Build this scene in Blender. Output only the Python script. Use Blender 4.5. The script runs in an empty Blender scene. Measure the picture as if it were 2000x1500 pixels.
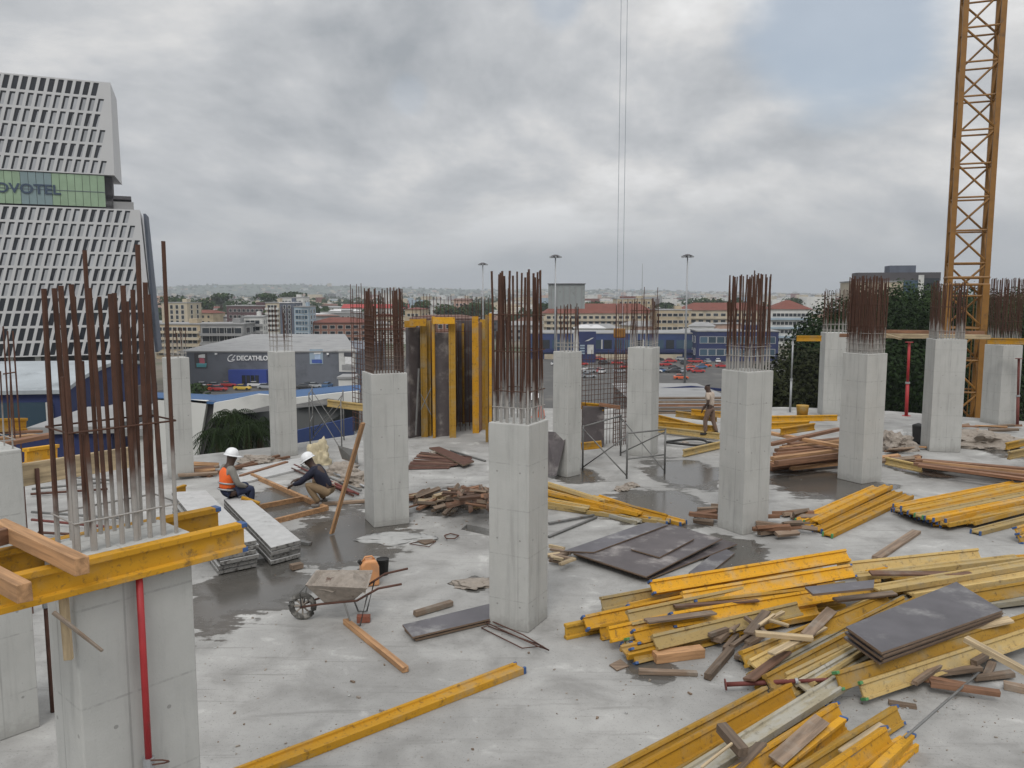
import bpy, bmesh, math, random
from mathutils import Vector, Matrix, noise
R = random.Random(11)
C = bpy.context.scene.collection
rad = math.radians
# ---------------------------------------------------------------- camera model (photo is 2000 x 1500)
F, PT, CZ = 1600.0, rad(6.42), 4.5
cp, sp = math.cos(PT), math.sin(PT)
def ray(px, py):
    a = (px - 1000) / F; b = -(py - 750) / F
    return Vector((a, cp + b * sp, -sp + b * cp))
def G(px, py, z=0.0):                     # point of the level plane z
    r = ray(px, py); t = (z - CZ) / r.z
    return Vector((r.x * t, r.y * t, z))
def D(px, py, Y):                         # point at depth Y
    r = ray(px, py); t = Y / r.y
    return Vector((r.x * t, Y, CZ + r.z * t))
def HZ(py, x, y):                         # height of a vertical line at (x, y) where it meets image row py
    b = -(py - 750) / F
    return CZ + (b * y * cp - y * sp) / (cp + b * sp)
GZ = -20.0                                # street level
# ---------------------------------------------------------------- tagging
def tag(o, label=None, cat=None, group=None, kind=None):
    if label: o['label'] = label
    if cat: o['category'] = cat; o['kind'] = 'thing'
    if group: o['group'] = group
    if kind: o['kind'] = kind
    return o
def thing(name, label, cat, loc=(0, 0, 0), rz=0.0, group=None):
    o = bpy.data.objects.new(name, None); C.objects.link(o)
    o.empty_display_size = .2
    o.location = loc; o.rotation_euler = (0, 0, rz)
    return tag(o, label, cat, group)
def dup(root, loc, rz, label=None, group=None):
    r = root.copy(); C.objects.link(r); r.location = loc; r.rotation_euler = (0, 0, rz)
    if label: r['label'] = label
    if group: r['group'] = group
    for ch in list(root.children):
        c_ = ch.copy(); C.objects.link(c_); c_.parent = r
        for g in ch.children:
            d = g.copy(); C.objects.link(d); d.parent = c_
    return r
# ---------------------------------------------------------------- mesh builder
class MB:
    def __init__(s): s.v = []; s.f = []; s.m = []
    def add(s, vs, fs, mi=0):
        o = len(s.v); s.v += [Vector(v) for v in vs]
        for f in fs: s.f.append([i + o for i in f]); s.m.append(mi)
        return s
    def box(s, c, d, rot=None, mi=0, j=0):
        x, y, z = d[0] / 2, d[1] / 2, d[2] / 2
        vs = [Vector((a * x, b * y, e * z)) for a in (-1, 1) for b in (-1, 1) for e in (-1, 1)]
        if j: vs = [v + Vector((R.uniform(-j, j), R.uniform(-j, j), R.uniform(-j, j))) for v in vs]
        if rot: vs = [rot @ v for v in vs]
        c = Vector(c)
        return s.add([v + c for v in vs], [(0, 1, 3, 2), (4, 6, 7, 5), (0, 4, 5, 1), (2, 3, 7, 6), (0, 2, 6, 4), (1, 5, 7, 3)], mi)
    def bar(s, p, q, w, h, roll=0, mi=0, j=0):
        p, q = Vector(p), Vector(q); m = frame(p, q, roll)
        return s.box((p + q) / 2, ((q - p).length, w, h), m, mi, j)
    def path(s, pts, r, n=6, closed=False, mi=0, r2=None):
        pts = [Vector(p) for p in pts]; k = len(pts); rings = []; o = len(s.v)
        for i, p in enumerate(pts):
            if closed: t = pts[(i + 1) % k] - pts[i - 1]
            else: t = pts[min(i + 1, k - 1)] - pts[max(i - 1, 0)]
            t.normalize()
            a = Vector((0, 0, 1)) if abs(t.z) < .9 else Vector((1, 0, 0))
            u = t.cross(a).normalized(); w = t.cross(u)
            rr = r if r2 is None else r + (r2 - r) * i / max(1, k - 1)
            for q in range(n):
                an = 2 * math.pi * q / n
                s.v.append(p + u * (rr * math.cos(an)) + w * (rr * math.sin(an)))
        for i in range(k if closed else k - 1):
            a, b = o + i * n, o + ((i + 1) % k) * n
            for q in range(n):
                s.f.append([a + q, a + (q + 1) % n, b + (q + 1) % n, b + q]); s.m.append(mi)
        if not closed:
            s.f.append([o + q for q in range(n)][::-1]); s.m.append(mi)
            s.f.append([o + (k - 1) * n + q for q in range(n)]); s.m.append(mi)
        return s
    def prof(s, poly, p, q, roll=0, mi=0):     # extrude a (y,z) profile from p to q
        p, q = Vector(p), Vector(q); m = frame(p, q, roll); n = len(poly)
        vs = [p + m @ Vector((0, a, b)) for a, b in poly] + [q + m @ Vector((0, a, b)) for a, b in poly]
        fs = [(i, (i + 1) % n, n + (i + 1) % n, n + i) for i in range(n)]
        fs += [tuple(range(n))[::-1], tuple(range(n, 2 * n))]
        return s.add(vs, fs, mi)
    def prism(s, poly, z0, z1, mi=0):
        n = len(poly)
        vs = [(x, y, z0) for x, y in poly] + [(x, y, z1) for x, y in poly]
        fs = [(i, (i + 1) % n, n + (i + 1) % n, n + i) for i in range(n)] + [tuple(range(n))[::-1], tuple(range(n, 2 * n))]
        return s.add(vs, fs, mi)
    def lathe(s, prof, n=14, c=(0, 0, 0), mi=0):
        o = len(s.v); c = Vector(c)
        for r, z in prof:
            for q in range(n):
                an = 2 * math.pi * q / n
                s.v.append(c + Vector((r * math.cos(an), r * math.sin(an), z)))
        for i in range(len(prof) - 1):
            for q in range(n):
                s.f.append([o + i * n + q, o + i * n + (q + 1) % n, o + (i + 1) * n + (q + 1) % n, o + (i + 1) * n + q]); s.m.append(mi)
        s.f.append([o + q for q in range(n)][::-1]); s.m.append(mi)
        s.f.append([o + (len(prof) - 1) * n + q for q in range(n)]); s.m.append(mi)
        return s
    def mesh(s, name, mats, origin=None, smooth=False):
        me = bpy.data.meshes.new(name)
        vs = [v - origin for v in s.v] if origin is not None else s.v
        me.from_pydata([tuple(v) for v in vs], [], s.f)
        for m in (mats if isinstance(mats, (list, tuple)) else [mats]): me.materials.append(m)
        me.polygons.foreach_set('material_index', s.m)
        bm = bmesh.new(); bm.from_mesh(me); bmesh.ops.recalc_face_normals(bm, faces=bm.faces); bm.to_mesh(me); bm.free()
        if smooth: me.polygons.foreach_set('use_smooth', [True] * len(me.polygons))
        return me
    def build(s, name, mats, parent=None, origin=None, smooth=False, bevel=0):
        # origin: world position of the parent (or of this object when it has none)
        o = bpy.data.objects.new(name, s.mesh(name, mats, Vector(origin) if origin is not None else None, smooth))
        C.objects.link(o)
        if parent: o.parent = parent
        elif origin is not None: o.location = origin
        if bevel:
            b = o.modifiers.new('bevel', 'BEVEL'); b.width = bevel; b.segments = 2; b.limit_method = 'ANGLE'
        return o
def frame(p, q, roll=0):
    x = (q - p).normalized(); up = Vector((0, 0, 1))
    if abs(x.z) > .98: up = Vector((0, 1, 0))
    y = up.cross(x).normalized(); z = x.cross(y)
    return Matrix((x, y, z)).transposed() @ Matrix.Rotation(roll, 3, 'X')
# ---------------------------------------------------------------- materials
def nt(name):
    m = bpy.data.materials.new(name); m.use_nodes = True
    t = m.node_tree; return m, t, t.nodes['Principled BSDF']
def nd(t, typ, **k):
    n = t.nodes.new(typ)
    for a, b in k.items(): setattr(n, a, b)
    return n
def lk(t, a, b): t.links.new(a, b)
def mathn(t, op, a, b=None, clamp=False):
    n = nd(t, 'ShaderNodeMath', operation=op, use_clamp=clamp)
    for i, v in enumerate((a, b)):
        if v is None: continue
        if isinstance(v, (int, float)): n.inputs[i].default_value = v
        else: lk(t, v, n.inputs[i])
    return n.outputs[0]
def mixc(t, f, a, b, typ='MIX'):
    n = nd(t, 'ShaderNodeMix', data_type='RGBA', blend_type=typ)
    for i, v in ((0, f), (6, a), (7, b)):
        if isinstance(v, (int, float)): n.inputs[i].default_value = v
        elif isinstance(v, tuple): n.inputs[i].default_value = (*v[:3], 1)
        else: lk(t, v, n.inputs[i])
    return n.outputs[2]
def noisen(t, vec, scale, detail=5, rough=.55, dist=0):
    n = nd(t, 'ShaderNodeTexNoise'); n.inputs['Scale'].default_value = scale; n.inputs['Detail'].default_value = detail
    n.inputs['Roughness'].default_value = rough; n.inputs['Distortion'].default_value = dist
    if vec is not None: lk(t, vec, n.inputs['Vector'])
    return n.outputs['Fac']
def rng(t, v, a, b, c=0.0, d=1.0, smooth=True):
    n = nd(t, 'ShaderNodeMapRange', interpolation_type='SMOOTHSTEP' if smooth else 'LINEAR')
    lk(t, v, n.inputs[0])
    for i, x in enumerate((a, b, c, d)): n.inputs[i + 1].default_value = x
    return n.outputs[0]
def bump(t, b, h, s=.3, dist=.02):
    n = nd(t, 'ShaderNodeBump'); n.inputs['Strength'].default_value = s; n.inputs['Distance'].default_value = dist
    lk(t, h, n.inputs['Height']); lk(t, n.outputs[0], b.inputs['Normal'])
def objvec(t, stretch=None):
    tc = nd(t, 'ShaderNodeTexCoord'); v = tc.outputs['Object']
    oi = nd(t, 'ShaderNodeObjectInfo')
    mp = nd(t, 'ShaderNodeMapping'); lk(t, v, mp.inputs[0])
    if stretch: mp.inputs['Scale'].default_value = stretch
    cb = nd(t, 'ShaderNodeCombineXYZ'); k = mathn(t, 'MULTIPLY', oi.outputs['Random'], 37.0)
    for i in range(3): lk(t, k, cb.inputs[i])
    lk(t, cb.outputs[0], mp.inputs['Location'])
    return mp.outputs[0], oi.outputs['Random'], v
def M(name, col, rough=.75, var=.25, scale=4, metal=0, ov=.0, bmp=.15, dirt=None, dirt_lo=.55, dirt_hi=.7, stretch=None, detail=6):
    m, t, b = nt(name); v, rnd, _ = objvec(t, stretch)
    n = noisen(t, v, scale, detail)
    c_ = mixc(t, n, tuple(x * (1 - var) for x in col), tuple(min(1, x * (1 + var)) for x in col))
    if dirt:
        n2 = noisen(t, v, scale * .6, 8, .65)
        c_ = mixc(t, rng(t, n2, dirt_lo, dirt_hi), c_, dirt)
    if ov:
        k = rng(t, rnd, 0, 1, 1 - ov, 1 + ov, False)
        hs = nd(t, 'ShaderNodeHueSaturation'); lk(t, k, hs.inputs['Value']); lk(t, c_, hs.inputs['Color']); c_ = hs.outputs[0]
    lk(t, c_, b.inputs['Base Color'])
    b.inputs['Roughness'].default_value = rough; b.inputs['Metallic'].default_value = metal
    if bmp: bump(t, b, n, bmp)
    return m
def concrete_mat(name, base, seams=True):
    m, t, b = nt(name); v, rnd, raw = objvec(t)
    n1 = noisen(t, v, 1.6, 7, .6); n2 = noisen(t, v, 14, 6, .7); n3 = noisen(t, v, 70, 3, .6)
    st = nd(t, 'ShaderNodeMapping'); lk(t, v, st.inputs[0]); st.inputs['Scale'].default_value = (7, 7, .7)
    n4 = noisen(t, st.outputs[0], 1.3, 6, .6)
    c_ = mixc(t, n1, tuple(x * .74 for x in base), tuple(x * 1.16 for x in base))
    c_ = mixc(t, rng(t, n4, .48, .74, 0, .5), c_, tuple(x * .60 for x in base))
    c_ = mixc(t, rng(t, n2, .62, .8, 0, .55), c_, tuple(x * .58 for x in base))
    c_ = mixc(t, rng(t, n3, .66, .74, 0, .5), c_, tuple(x * .42 for x in base))
    c_ = mixc(t, rng(t, n1, .55, .75, 0, .35), c_, (.40, .40, .38))
    if seams:
        sx = nd(t, 'ShaderNodeSeparateXYZ'); lk(t, raw, sx.inputs[0])
        zz = mathn(t, 'FRACT', mathn(t, 'ADD', mathn(t, 'MULTIPLY', sx.outputs[2], 1.62), mathn(t, 'MULTIPLY', rnd, .9)))
        l1 = mathn(t, 'LESS_THAN', mathn(t, 'ABSOLUTE', mathn(t, 'SUBTRACT', zz, .5)), .012)
        l1 = mathn(t, 'MULTIPLY', l1, rng(t, n2, .38, .60, 0, .42))
        c_ = mixc(t, l1, c_, tuple(x * .5 for x in base))
        for ax in (0, 1):                              # tie holes
            dx_ = mathn(t, 'ABSOLUTE', mathn(t, 'SUBTRACT', mathn(t, 'ABSOLUTE', sx.outputs[ax]), .17))
            dz_ = mathn(t, 'ABSOLUTE', mathn(t, 'SUBTRACT', mathn(t, 'FRACT', mathn(t, 'ADD', mathn(t, 'MULTIPLY', sx.outputs[2], 1.1), rnd)), .3))
            hole_ = mathn(t, 'LESS_THAN', mathn(t, 'ADD', mathn(t, 'POWER', mathn(t, 'MULTIPLY', dx_, 1.0), 2.0), mathn(t, 'POWER', dz_, 2.0)), .00022)
            c_ = mixc(t, mathn(t, 'MULTIPLY', hole_, .45), c_, (.09, .088, .08))
        zb = mathn(t, 'ADD', sx.outputs[2], mathn(t, 'MULTIPLY', mathn(t, 'SUBTRACT', n2, .5), .4))   # splash zone at the foot
        c_ = mixc(t, rng(t, zb, .02, .22, .38, 0), c_, (.19, .18, .165))
    if seams:                                          # shutter joints: thin dark upright lines on each face
        for ax, off in ((0, -.06), (1, .09)):
            d_ = mathn(t, 'ABSOLUTE', mathn(t, 'SUBTRACT', sx.outputs[ax], mathn(t, 'ADD', off, mathn(t, 'MULTIPLY', mathn(t, 'SUBTRACT', rnd, .5), .12))))
            l2 = mathn(t, 'MULTIPLY', mathn(t, 'LESS_THAN', d_, .007), rng(t, n4, .35, .6, .10, .5))
            c_ = mixc(t, l2, c_, tuple(x * .45 for x in base))
    lk(t, c_, b.inputs['Base Color']); b.inputs['Roughness'].default_value = .85
    bump(t, b, mathn(t, 'ADD', n2, mathn(t, 'MULTIPLY', n3, .6)), .25, .012)
    return m
def rebar_mat(coat=True):
    m, t, b = nt('rusty_rebar'); v, rnd, raw = objvec(t)
    n = noisen(t, v, 9, 6, .65)
    c_ = mixc(t, n, (.024, .013, .010), (.115, .048, .027))
    sx = nd(t, 'ShaderNodeSeparateXYZ'); lk(t, raw, sx.inputs[0])
    n2 = noisen(t, v, 5, 3)
    h = mathn(t, 'ADD', sx.outputs[2], mathn(t, 'MULTIPLY', mathn(t, 'SUBTRACT', n2, .5), .5))
    h = mathn(t, 'SUBTRACT', h, mathn(t, 'MULTIPLY', rnd, .34))
    c_ = mixc(t, rng(t, h, .02, .34, .85 if coat else .15, 0), c_, (.36, .35, .33))
    lk(t, c_, b.inputs['Base Color']); b.inputs['Roughness'].default_value = .85
    bump(t, b, noisen(t, v, 60, 2), .5, .004)
    return m
def wood_mat(name, col, ov=.25, grey=None):
    m, t, b = nt(name); v, rnd, raw = objvec(t, (.8, 14, 14))
    n = noisen(t, v, 1.6, 7, .62, .6)
    v2, _, _ = objvec(t); n2 = noisen(t, v2, 3, 6, .6)
    c_ = mixc(t, rng(t, n, .3, .7), tuple(x * .62 for x in col), tuple(x * 1.2 for x in col))
    c_ = mixc(t, rng(t, n2, .5, .72, 0, .6), c_, grey or tuple(x * .5 for x in col))
    k = rng(t, rnd, 0, 1, 1 - ov, 1 + ov, False)
    hs = nd(t, 'ShaderNodeHueSaturation'); lk(t, k, hs.inputs['Value']); lk(t, c_, hs.inputs['Color'])
    lk(t, hs.outputs[0], b.inputs['Base Color']); b.inputs['Roughness'].default_value = .8
    bump(t, b, n, .3, .006)
    return m
def paint_wood(name, col, worn, dirt, amount):       # lacquered shuttering beams
    m, t, b = nt(name); v, rnd, raw = objvec(t, (1.2, 5, 5)); v2, _, _ = objvec(t)
    n = noisen(t, v, 1.5, 7, .65); n2 = noisen(t, v2, 9, 7, .7); n3 = noisen(t, v2, 2.2, 5, .6)
    c_ = mixc(t, n, tuple(x * .78 for x in col), tuple(x * 1.12 for x in col))
    n5 = noisen(t, v2, 26, 5, .7)
    c_ = mixc(t, rng(t, n5, .56, .68, 0, .6), c_, dirt)
    th = .70 - amount * .30
    c_ = mixc(t, rng(t, n, th, th + .16, 0, .85), c_, worn)
    c_ = mixc(t, rng(t, n2, .54, .70, 0, .8), c_, dirt)
    c_ = mixc(t, rng(t, n3, .47, .72, 0, .6), c_, (.34, .30, .21))
    k = rng(t, rnd, 0, 1, .60, 1.12, False)
    hs = nd(t, 'ShaderNodeHueSaturation'); lk(t, k, hs.inputs['Value']); lk(t, c_, hs.inputs['Color'])
    lk(t, hs.outputs[0], b.inputs['Base Color']); b.inputs['Roughness'].default_value = .78
    bump(t, b, n2, .3, .008)
    return m
def slab_mat(patches):
    m, t, b = nt('site_concrete')
    tc = nd(t, 'ShaderNodeTexCoord'); v = tc.outputs['Object']
    n0 = noisen(t, v, .35, 6, .6); n1 = noisen(t, v, 1.3, 8, .62, .4); n2 = noisen(t, v, 7, 8, .7); n3 = noisen(t, v, 38, 5, .7)
    st = nd(t, 'ShaderNodeMapping'); lk(t, v, st.inputs[0]); st.inputs['Rotation'].default_value = (0, 0, rad(-38)); st.inputs['Scale'].default_value = (.5, 4.5, 1)
    n4 = noisen(t, st.outputs[0], 1.1, 7, .65, .3)
    c_ = mixc(t, rng(t, n0, .3, .7), (.262, .258, .248), (.385, .38, .365))
    c_ = mixc(t, rng(t, n1, .42, .72, 0, .8), c_, (.20, .195, .185))
    c_ = mixc(t, rng(t, n4, .55, .74, 0, .6), c_, (.175, .17, .16))
    c_ = mixc(t, rng(t, n2, .58, .76, 0, .6), c_, (.16, .155, .145))
    c_ = mixc(t, rng(t, n1, .28, .42, .8, 0), c_, (.50, .495, .475))
    n6 = noisen(t, v, 16, 6, .75)
    c_ = mixc(t, rng(t, n6, .60, .70, 0, .6), c_, (.12, .115, .105))
    c_ = mixc(t, rng(t, n3, .58, .70, 0, .8), c_, (.085, .08, .075))
    sc2 = nd(t, 'ShaderNodeMapping'); lk(t, v, sc2.inputs[0]); sc2.inputs['Rotation'].default_value = (0, 0, rad(24)); sc2.inputs['Scale'].default_value = (.25, 9, 1)
    n7 = noisen(t, sc2.outputs[0], 1.4, 5, .6, .2)
    c_ = mixc(t, rng(t, n7, .62, .70, 0, .45), c_, (.14, .135, .125))
    wet = None
    for (x, y, a, bb, rot) in patches:
        mp = nd(t, 'ShaderNodeMapping', vector_type='TEXTURE'); lk(t, v, mp.inputs[0])
        mp.inputs['Location'].default_value = (x, y, 0); mp.inputs['Rotation'].default_value = (0, 0, rot); mp.inputs['Scale'].default_value = (a, bb, 1)
        ln = nd(t, 'ShaderNodeVectorMath', operation='LENGTH'); lk(t, mp.outputs[0], ln.inputs[0])
        k = mathn(t, 'SUBTRACT', 1.0, ln.outputs['Value'])
        wet = k if wet is None else mathn(t, 'MAXIMUM', wet, k)
    w = mathn(t, 'ADD', wet, mathn(t, 'MULTIPLY', mathn(t, 'SUBTRACT', n1, .5), 1.5))
    w = mathn(t, 'ADD', w, mathn(t, 'MULTIPLY', mathn(t, 'SUBTRACT', n4, .5), .9))
    w = mathn(t, 'ADD', w, mathn(t, 'MULTIPLY', mathn(t, 'SUBTRACT', n2, .5), .22))
    f = rng(t, w, .02, .10)
    wc = mixc(t, n1, (.036, .033, .028), (.095, .09, .082))
    wc = mixc(t, rng(t, n0, .4, .65), wc, (.068, .057, .046))
    c_ = mixc(t, mathn(t, 'MULTIPLY', f, .92), c_, wc)
    lk(t, c_, b.inputs['Base Color'])
    pool = rng(t, mathn(t, 'ADD', w, mathn(t, 'MULTIPLY', n1, .3)), .30, .48)
    rr = mathn(t, 'SUBTRACT', mathn(t, 'SUBTRACT', .88, mathn(t, 'MULTIPLY', f, .36)), mathn(t, 'MULTIPLY', pool, .36))
    lk(t, rr, b.inputs['Roughness'])
    bn = nd(t, 'ShaderNodeBump'); bn.inputs['Distance'].default_value = .02
    lk(t, mathn(t, 'SUBTRACT', .32, mathn(t, 'MULTIPLY', f, .27)), bn.inputs['Strength'])
    lk(t, mathn(t, 'ADD', n2, mathn(t, 'MULTIPLY', n3, .4)), bn.inputs['Height']); lk(t, bn.outputs[0], b.inputs['Normal'])
    return m
def leaf_mat(name, c1, c2):
    m, t, b = nt(name); tc = nd(t, 'ShaderNodeTexCoord')
    n = noisen(t, tc.outputs['Object'], .5, 4, .6); n2 = noisen(t, tc.outputs['Object'], 5, 2)
    c_ = mixc(t, mathn(t, 'ADD', mathn(t, 'MULTIPLY', n, .6), mathn(t, 'MULTIPLY', n2, .4)), c1, c2)
    lk(t, c_, b.inputs['Base Color']); b.inputs['Roughness'].default_value = .8; b.inputs['Specular IOR Level'].default_value = .08
    return m
def glass_mat(name, col, rough=.12):
    m, t, b = nt(name); v, rnd, _ = objvec(t)
    k = rng(t, rnd, 0, 1, .6, 1.5, False)
    hs = nd(t, 'ShaderNodeHueSaturation'); lk(t, k, hs.inputs['Value']); hs.inputs['Color'].default_value = (*col, 1)
    lk(t, hs.outputs[0], b.inputs['Base Color']); b.inputs['Roughness'].default_value = rough
    return m
X = {}
X['col'] = concrete_mat('column_concrete', (.43, .43, .41))
X['raw'] = concrete_mat('raw_concrete', (.36, .36, .35), False)
X['rebar'] = rebar_mat(); X['rebar2'] = rebar_mat(False)
X['rust'] = M('rusty_steel', (.085, .038, .026), .85, .5, 8)
X['steel'] = M('grey_steel', (.16, .16, .155), .6, .35, 9, .3, dirt=(.09, .06, .045))
X['galv'] = M('galvanised_steel', (.33, .34, .35), .5, .25, 8, .4)
X['redprop'] = M('red_paint', (.36, .022, .026), .55, .25, 8, dirt=(.20, .06, .05))
X['redbrown'] = M('red_oxide_paint', (.14, .035, .028), .7, .35, 8)
X['yellow'] = paint_wood('yellow_lacquer', (.60, .30, .008), (.42, .29, .09), (.15, .085, .025), .30)
X['ochre'] = paint_wood('weathered_yellow_lacquer', (.46, .255, .024), (.38, .27, .09), (.12, .075, .025), .55)
X['pale'] = paint_wood('bleached_beam_wood', (.50, .355, .135), (.44, .36, .20), (.15, .10, .05), .55)
X['grime'] = paint_wood('cement_grimed_beam_wood', (.33, .29, .20), (.36, .35, .31), (.14, .12, .09), .9)
X['blue'] = M('blue_plastic', (.035, .085, .22), .5, .2, 10)
X['green'] = M('green_plastic', (.07, .22, .08), .5, .2, 10)
X['brown'] = wood_mat('brown_timber', (.20, .103, .058), .3)
X['tan'] = wood_mat('tan_timber', (.40, .225, .11), .15)
X['palewood'] = wood_mat('pale_timber', (.44, .34, .21), .15)
X['darkwood'] = wood_mat('dark_brown_timber', (.125, .066, .040), .4, (.17, .14, .11))
X['oldwood'] = wood_mat('old_grey_timber', (.21, .15, .105), .4, (.26, .235, .20))
X['darkply'] = M('film_faced_plywood', (.075, .064, .066), .5, .5, 3, ov=.2, dirt=(.24, .22, .21), dirt_lo=.50, dirt_hi=.72, bmp=.1, detail=9)
X['greyply'] = M('cement_stained_plywood', (.10, .095, .105), .55, .45, 2.5, ov=.15, dirt=(.30, .295, .29), dirt_lo=.50, dirt_hi=.74, bmp=.1, detail=9)
X['plyedge'] = M('plywood_edge', (.16, .11, .075), .8, .3, 8)
X['board'] = M('cement_caked_board', (.42, .42, .415), .85, .25, 6, dirt=(.24, .235, .225), dirt_lo=.56, dirt_hi=.8, bmp=.35, detail=9)
X['boardside'] = M('board_side_steel', (.20, .195, .185), .8, .5, 22, dirt=(.06, .055, .05), dirt_lo=.5, dirt_hi=.62, bmp=.4)
X['cloth'] = M('pale_yellow_cloth', (.46, .40, .27), .9, .25, 6, bmp=.4)
X['tyre'] = M('dusty_tyre', (.075, .072, .066), .85, .5, 14, dirt=(.24, .23, .21), dirt_lo=.48, dirt_hi=.62)
X['rubber'] = M('black_rubber', (.018, .018, .018), .7, .3, 10)
X['orange_pl'] = M('orange_plastic', (.55, .26, .11), .45, .15, 4, dirt=(.42, .22, .12))
X['mortar'] = M('dried_mortar', (.27, .235, .20), .9, .4, 14, dirt=(.10, .06, .045), dirt_lo=.58, dirt_hi=.7, bmp=.5)
X['brick'] = M('red_brick', (.22, .075, .045), .85, .3, 12)
X['crane'] = M('crane_paint', (.235, .108, .017), .55, .35, 3, dirt=(.09, .05, .025), dirt_lo=.56, dirt_hi=.75)
# ================================================================ camera, light, sky, air
sc = bpy.context.scene
cam = bpy.data.cameras.new('camera'); co = bpy.data.objects.new('camera', cam); C.objects.link(co)
co.location = (0, 0, CZ); co.rotation_euler = (rad(90) - PT, 0, 0)
cam.sensor_width = 36; cam.lens = 36 * F / 2000; cam.clip_start = .05; cam.clip_end = 20000
sc.camera = co
sc.view_settings.view_transform = 'Standard'; sc.view_settings.look = 'None'; sc.view_settings.exposure = EXPO if 'EXPO' in globals() else 0.0
sc.cycles.max_bounces = 5; sc.cycles.diffuse_bounces = 3; sc.cycles.glossy_bounces = 2; sc.cycles.transparent_max_bounces = 4
SUN_EL, SUN_AZ = 50.0, 194.0              # degrees; azimuth clockwise from +Y (behind the camera, to the left)
sd = Vector((math.sin(rad(SUN_AZ)) * math.cos(rad(SUN_EL)), math.cos(rad(SUN_AZ)) * math.cos(rad(SUN_EL)), math.sin(rad(SUN_EL))))
sl = bpy.data.lights.new('sun', 'SUN'); sl.energy = 1.5; sl.angle = rad(22); sl.color = (1, .965, .92)
so = bpy.data.objects.new('sun', sl); C.objects.link(so); so.rotation_euler = (-sd).to_track_quat('-Z', 'Y').to_euler(); so.location = (0, -20, 60)
w = bpy.data.worlds.new('World'); sc.world = w; w.use_nodes = True
t = w.node_tree; bg = t.nodes['Background']; bg.inputs['Strength'].default_value = .1
sky = nd(t, 'ShaderNodeTexSky', sky_type='NISHITA'); sky.sun_disc = False
sky.sun_elevation = rad(SUN_EL); sky.sun_rotation = rad(SUN_AZ)
tc = nd(t, 'ShaderNodeTexCoord'); sx = nd(t, 'ShaderNodeSeparateXYZ'); lk(t, tc.outputs['Generated'], sx.inputs[0])
zc = mathn(t, 'MAXIMUM', sx.outputs[2], 0.0)
den = mathn(t, 'ADD', zc, .34)
def cloudvec(dx, dy, dz=0.0):
    cb = nd(t, 'ShaderNodeCombineXYZ')
    lk(t, mathn(t, 'ADD', mathn(t, 'DIVIDE', sx.outputs[0], den), dx), cb.inputs[0])
    lk(t, mathn(t, 'ADD', mathn(t, 'DIVIDE', sx.outputs[1], den), dy), cb.inputs[1])
    cb.inputs[2].default_value = dz
    return cb.outputs[0]
SX, SY, SZ = 3.1, 1.7, 4.2
def cl(dx, dy, det=9): return noisen(t, cloudvec(SX + dx, SY + dy, SZ), .95, det, .57, .2)
nA = cl(0, 0); nB = cl(.03, .16); nL = noisen(t, cloudvec(7.3, 2.2, 1.1), .7, 5, .5, .1)
emb = mathn(t, 'SUBTRACT', nA, nB)                                        # lit upper edges of the heaps
lum = mathn(t, 'ADD', mathn(t, 'MULTIPLY', emb, 2.3), mathn(t, 'ADD', mathn(t, 'MULTIPLY', mathn(t, 'SUBTRACT', nA, .5), .62), mathn(t, 'MULTIPLY', mathn(t, 'SUBTRACT', nL, .5), .75)))
# brighter heaps towards the right of the view, heavier cloud towards the left
lum = mathn(t, 'ADD', lum, rng(t, sx.outputs[0], -.1, .5, -.03, .10))
lum = mathn(t, 'ADD', lum, .57)
cr = nd(t, 'ShaderNodeValToRGB'); lk(t, lum, cr.inputs[0])
e = cr.color_ramp.elements; e[0].position = .16; e[0].color = (3.6, 3.85, 4.15, 1); e[1].position = .88; e[1].color = (9.0, 9.0, 9.0, 1)
k = e.new(.48); k.color = (5.6, 5.75, 5.95, 1); k = e.new(.66); k.color = (7.1, 7.1, 7.1, 1)
cloud = cr.outputs[0]
# openings of blue: a direction of the sky, ragged by noise
def opening(px, py, r):
    d = ray(px, py).normalized()
    dp = nd(t, 'ShaderNodeVectorMath', operation='DISTANCE'); lk(t, tc.outputs['Generated'], dp.inputs[0]); dp.inputs[1].default_value = d
    k = mathn(t, 'SUBTRACT', 1.0, mathn(t, 'DIVIDE', dp.outputs['Value'], r))
    return rng(t, mathn(t, 'ADD', k, mathn(t, 'MULTIPLY', mathn(t, 'SUBTRACT', nA, .5), -2.2)), .0, .55)
op = mathn(t, 'MAXIMUM', mathn(t, 'MULTIPLY', opening(1650, 10, .125), .85), mathn(t, 'MULTIPLY', opening(800, 190, .03), .25))
op = mathn(t, 'MAXIMUM', op, mathn(t, 'MULTIPLY', opening(1090, 0, .04), .45))
blue = mixc(t, .62, sky.outputs[0], (5.2, 5.8, 6.4))
col = mixc(t, op, cloud, blue)
hz = rng(t, sx.outputs[2], 0.0, .16, .9, 0)
col = mixc(t, hz, col, (4.15, 4.42, 4.7))
up = rng(t, sx.outputs[2], .33, .95, 1.0, 1.9)                               # an overcast sky is brightest overhead
vm = nd(t, 'ShaderNodeVectorMath', operation='SCALE'); lk(t, col, vm.inputs[0]); lk(t, up, vm.inputs['Scale'])
lk(t, vm.outputs[0], bg.inputs['Color'])
# haze
HAZE = 0.00020
m = bpy.data.materials.new('air'); m.use_nodes = True; tt = m.node_tree; tt.nodes.clear()
pv = tt.nodes.new('ShaderNodeVolumePrincipled'); pv.inputs['Density'].default_value = HAZE; pv.inputs['Color'].default_value = (.86, .91, .97, 1); pv.inputs['Anisotropy'].default_value = .2
ou = tt.nodes.new('ShaderNodeOutputMaterial'); tt.links.new(pv.outputs[0], ou.inputs['Volume'])
hb = MB().box((0, 2950, 50), (9000, 6500, 146)).build('haze', m, origin=(0, 2950, 50)); tag(hb, kind='stuff')
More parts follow.
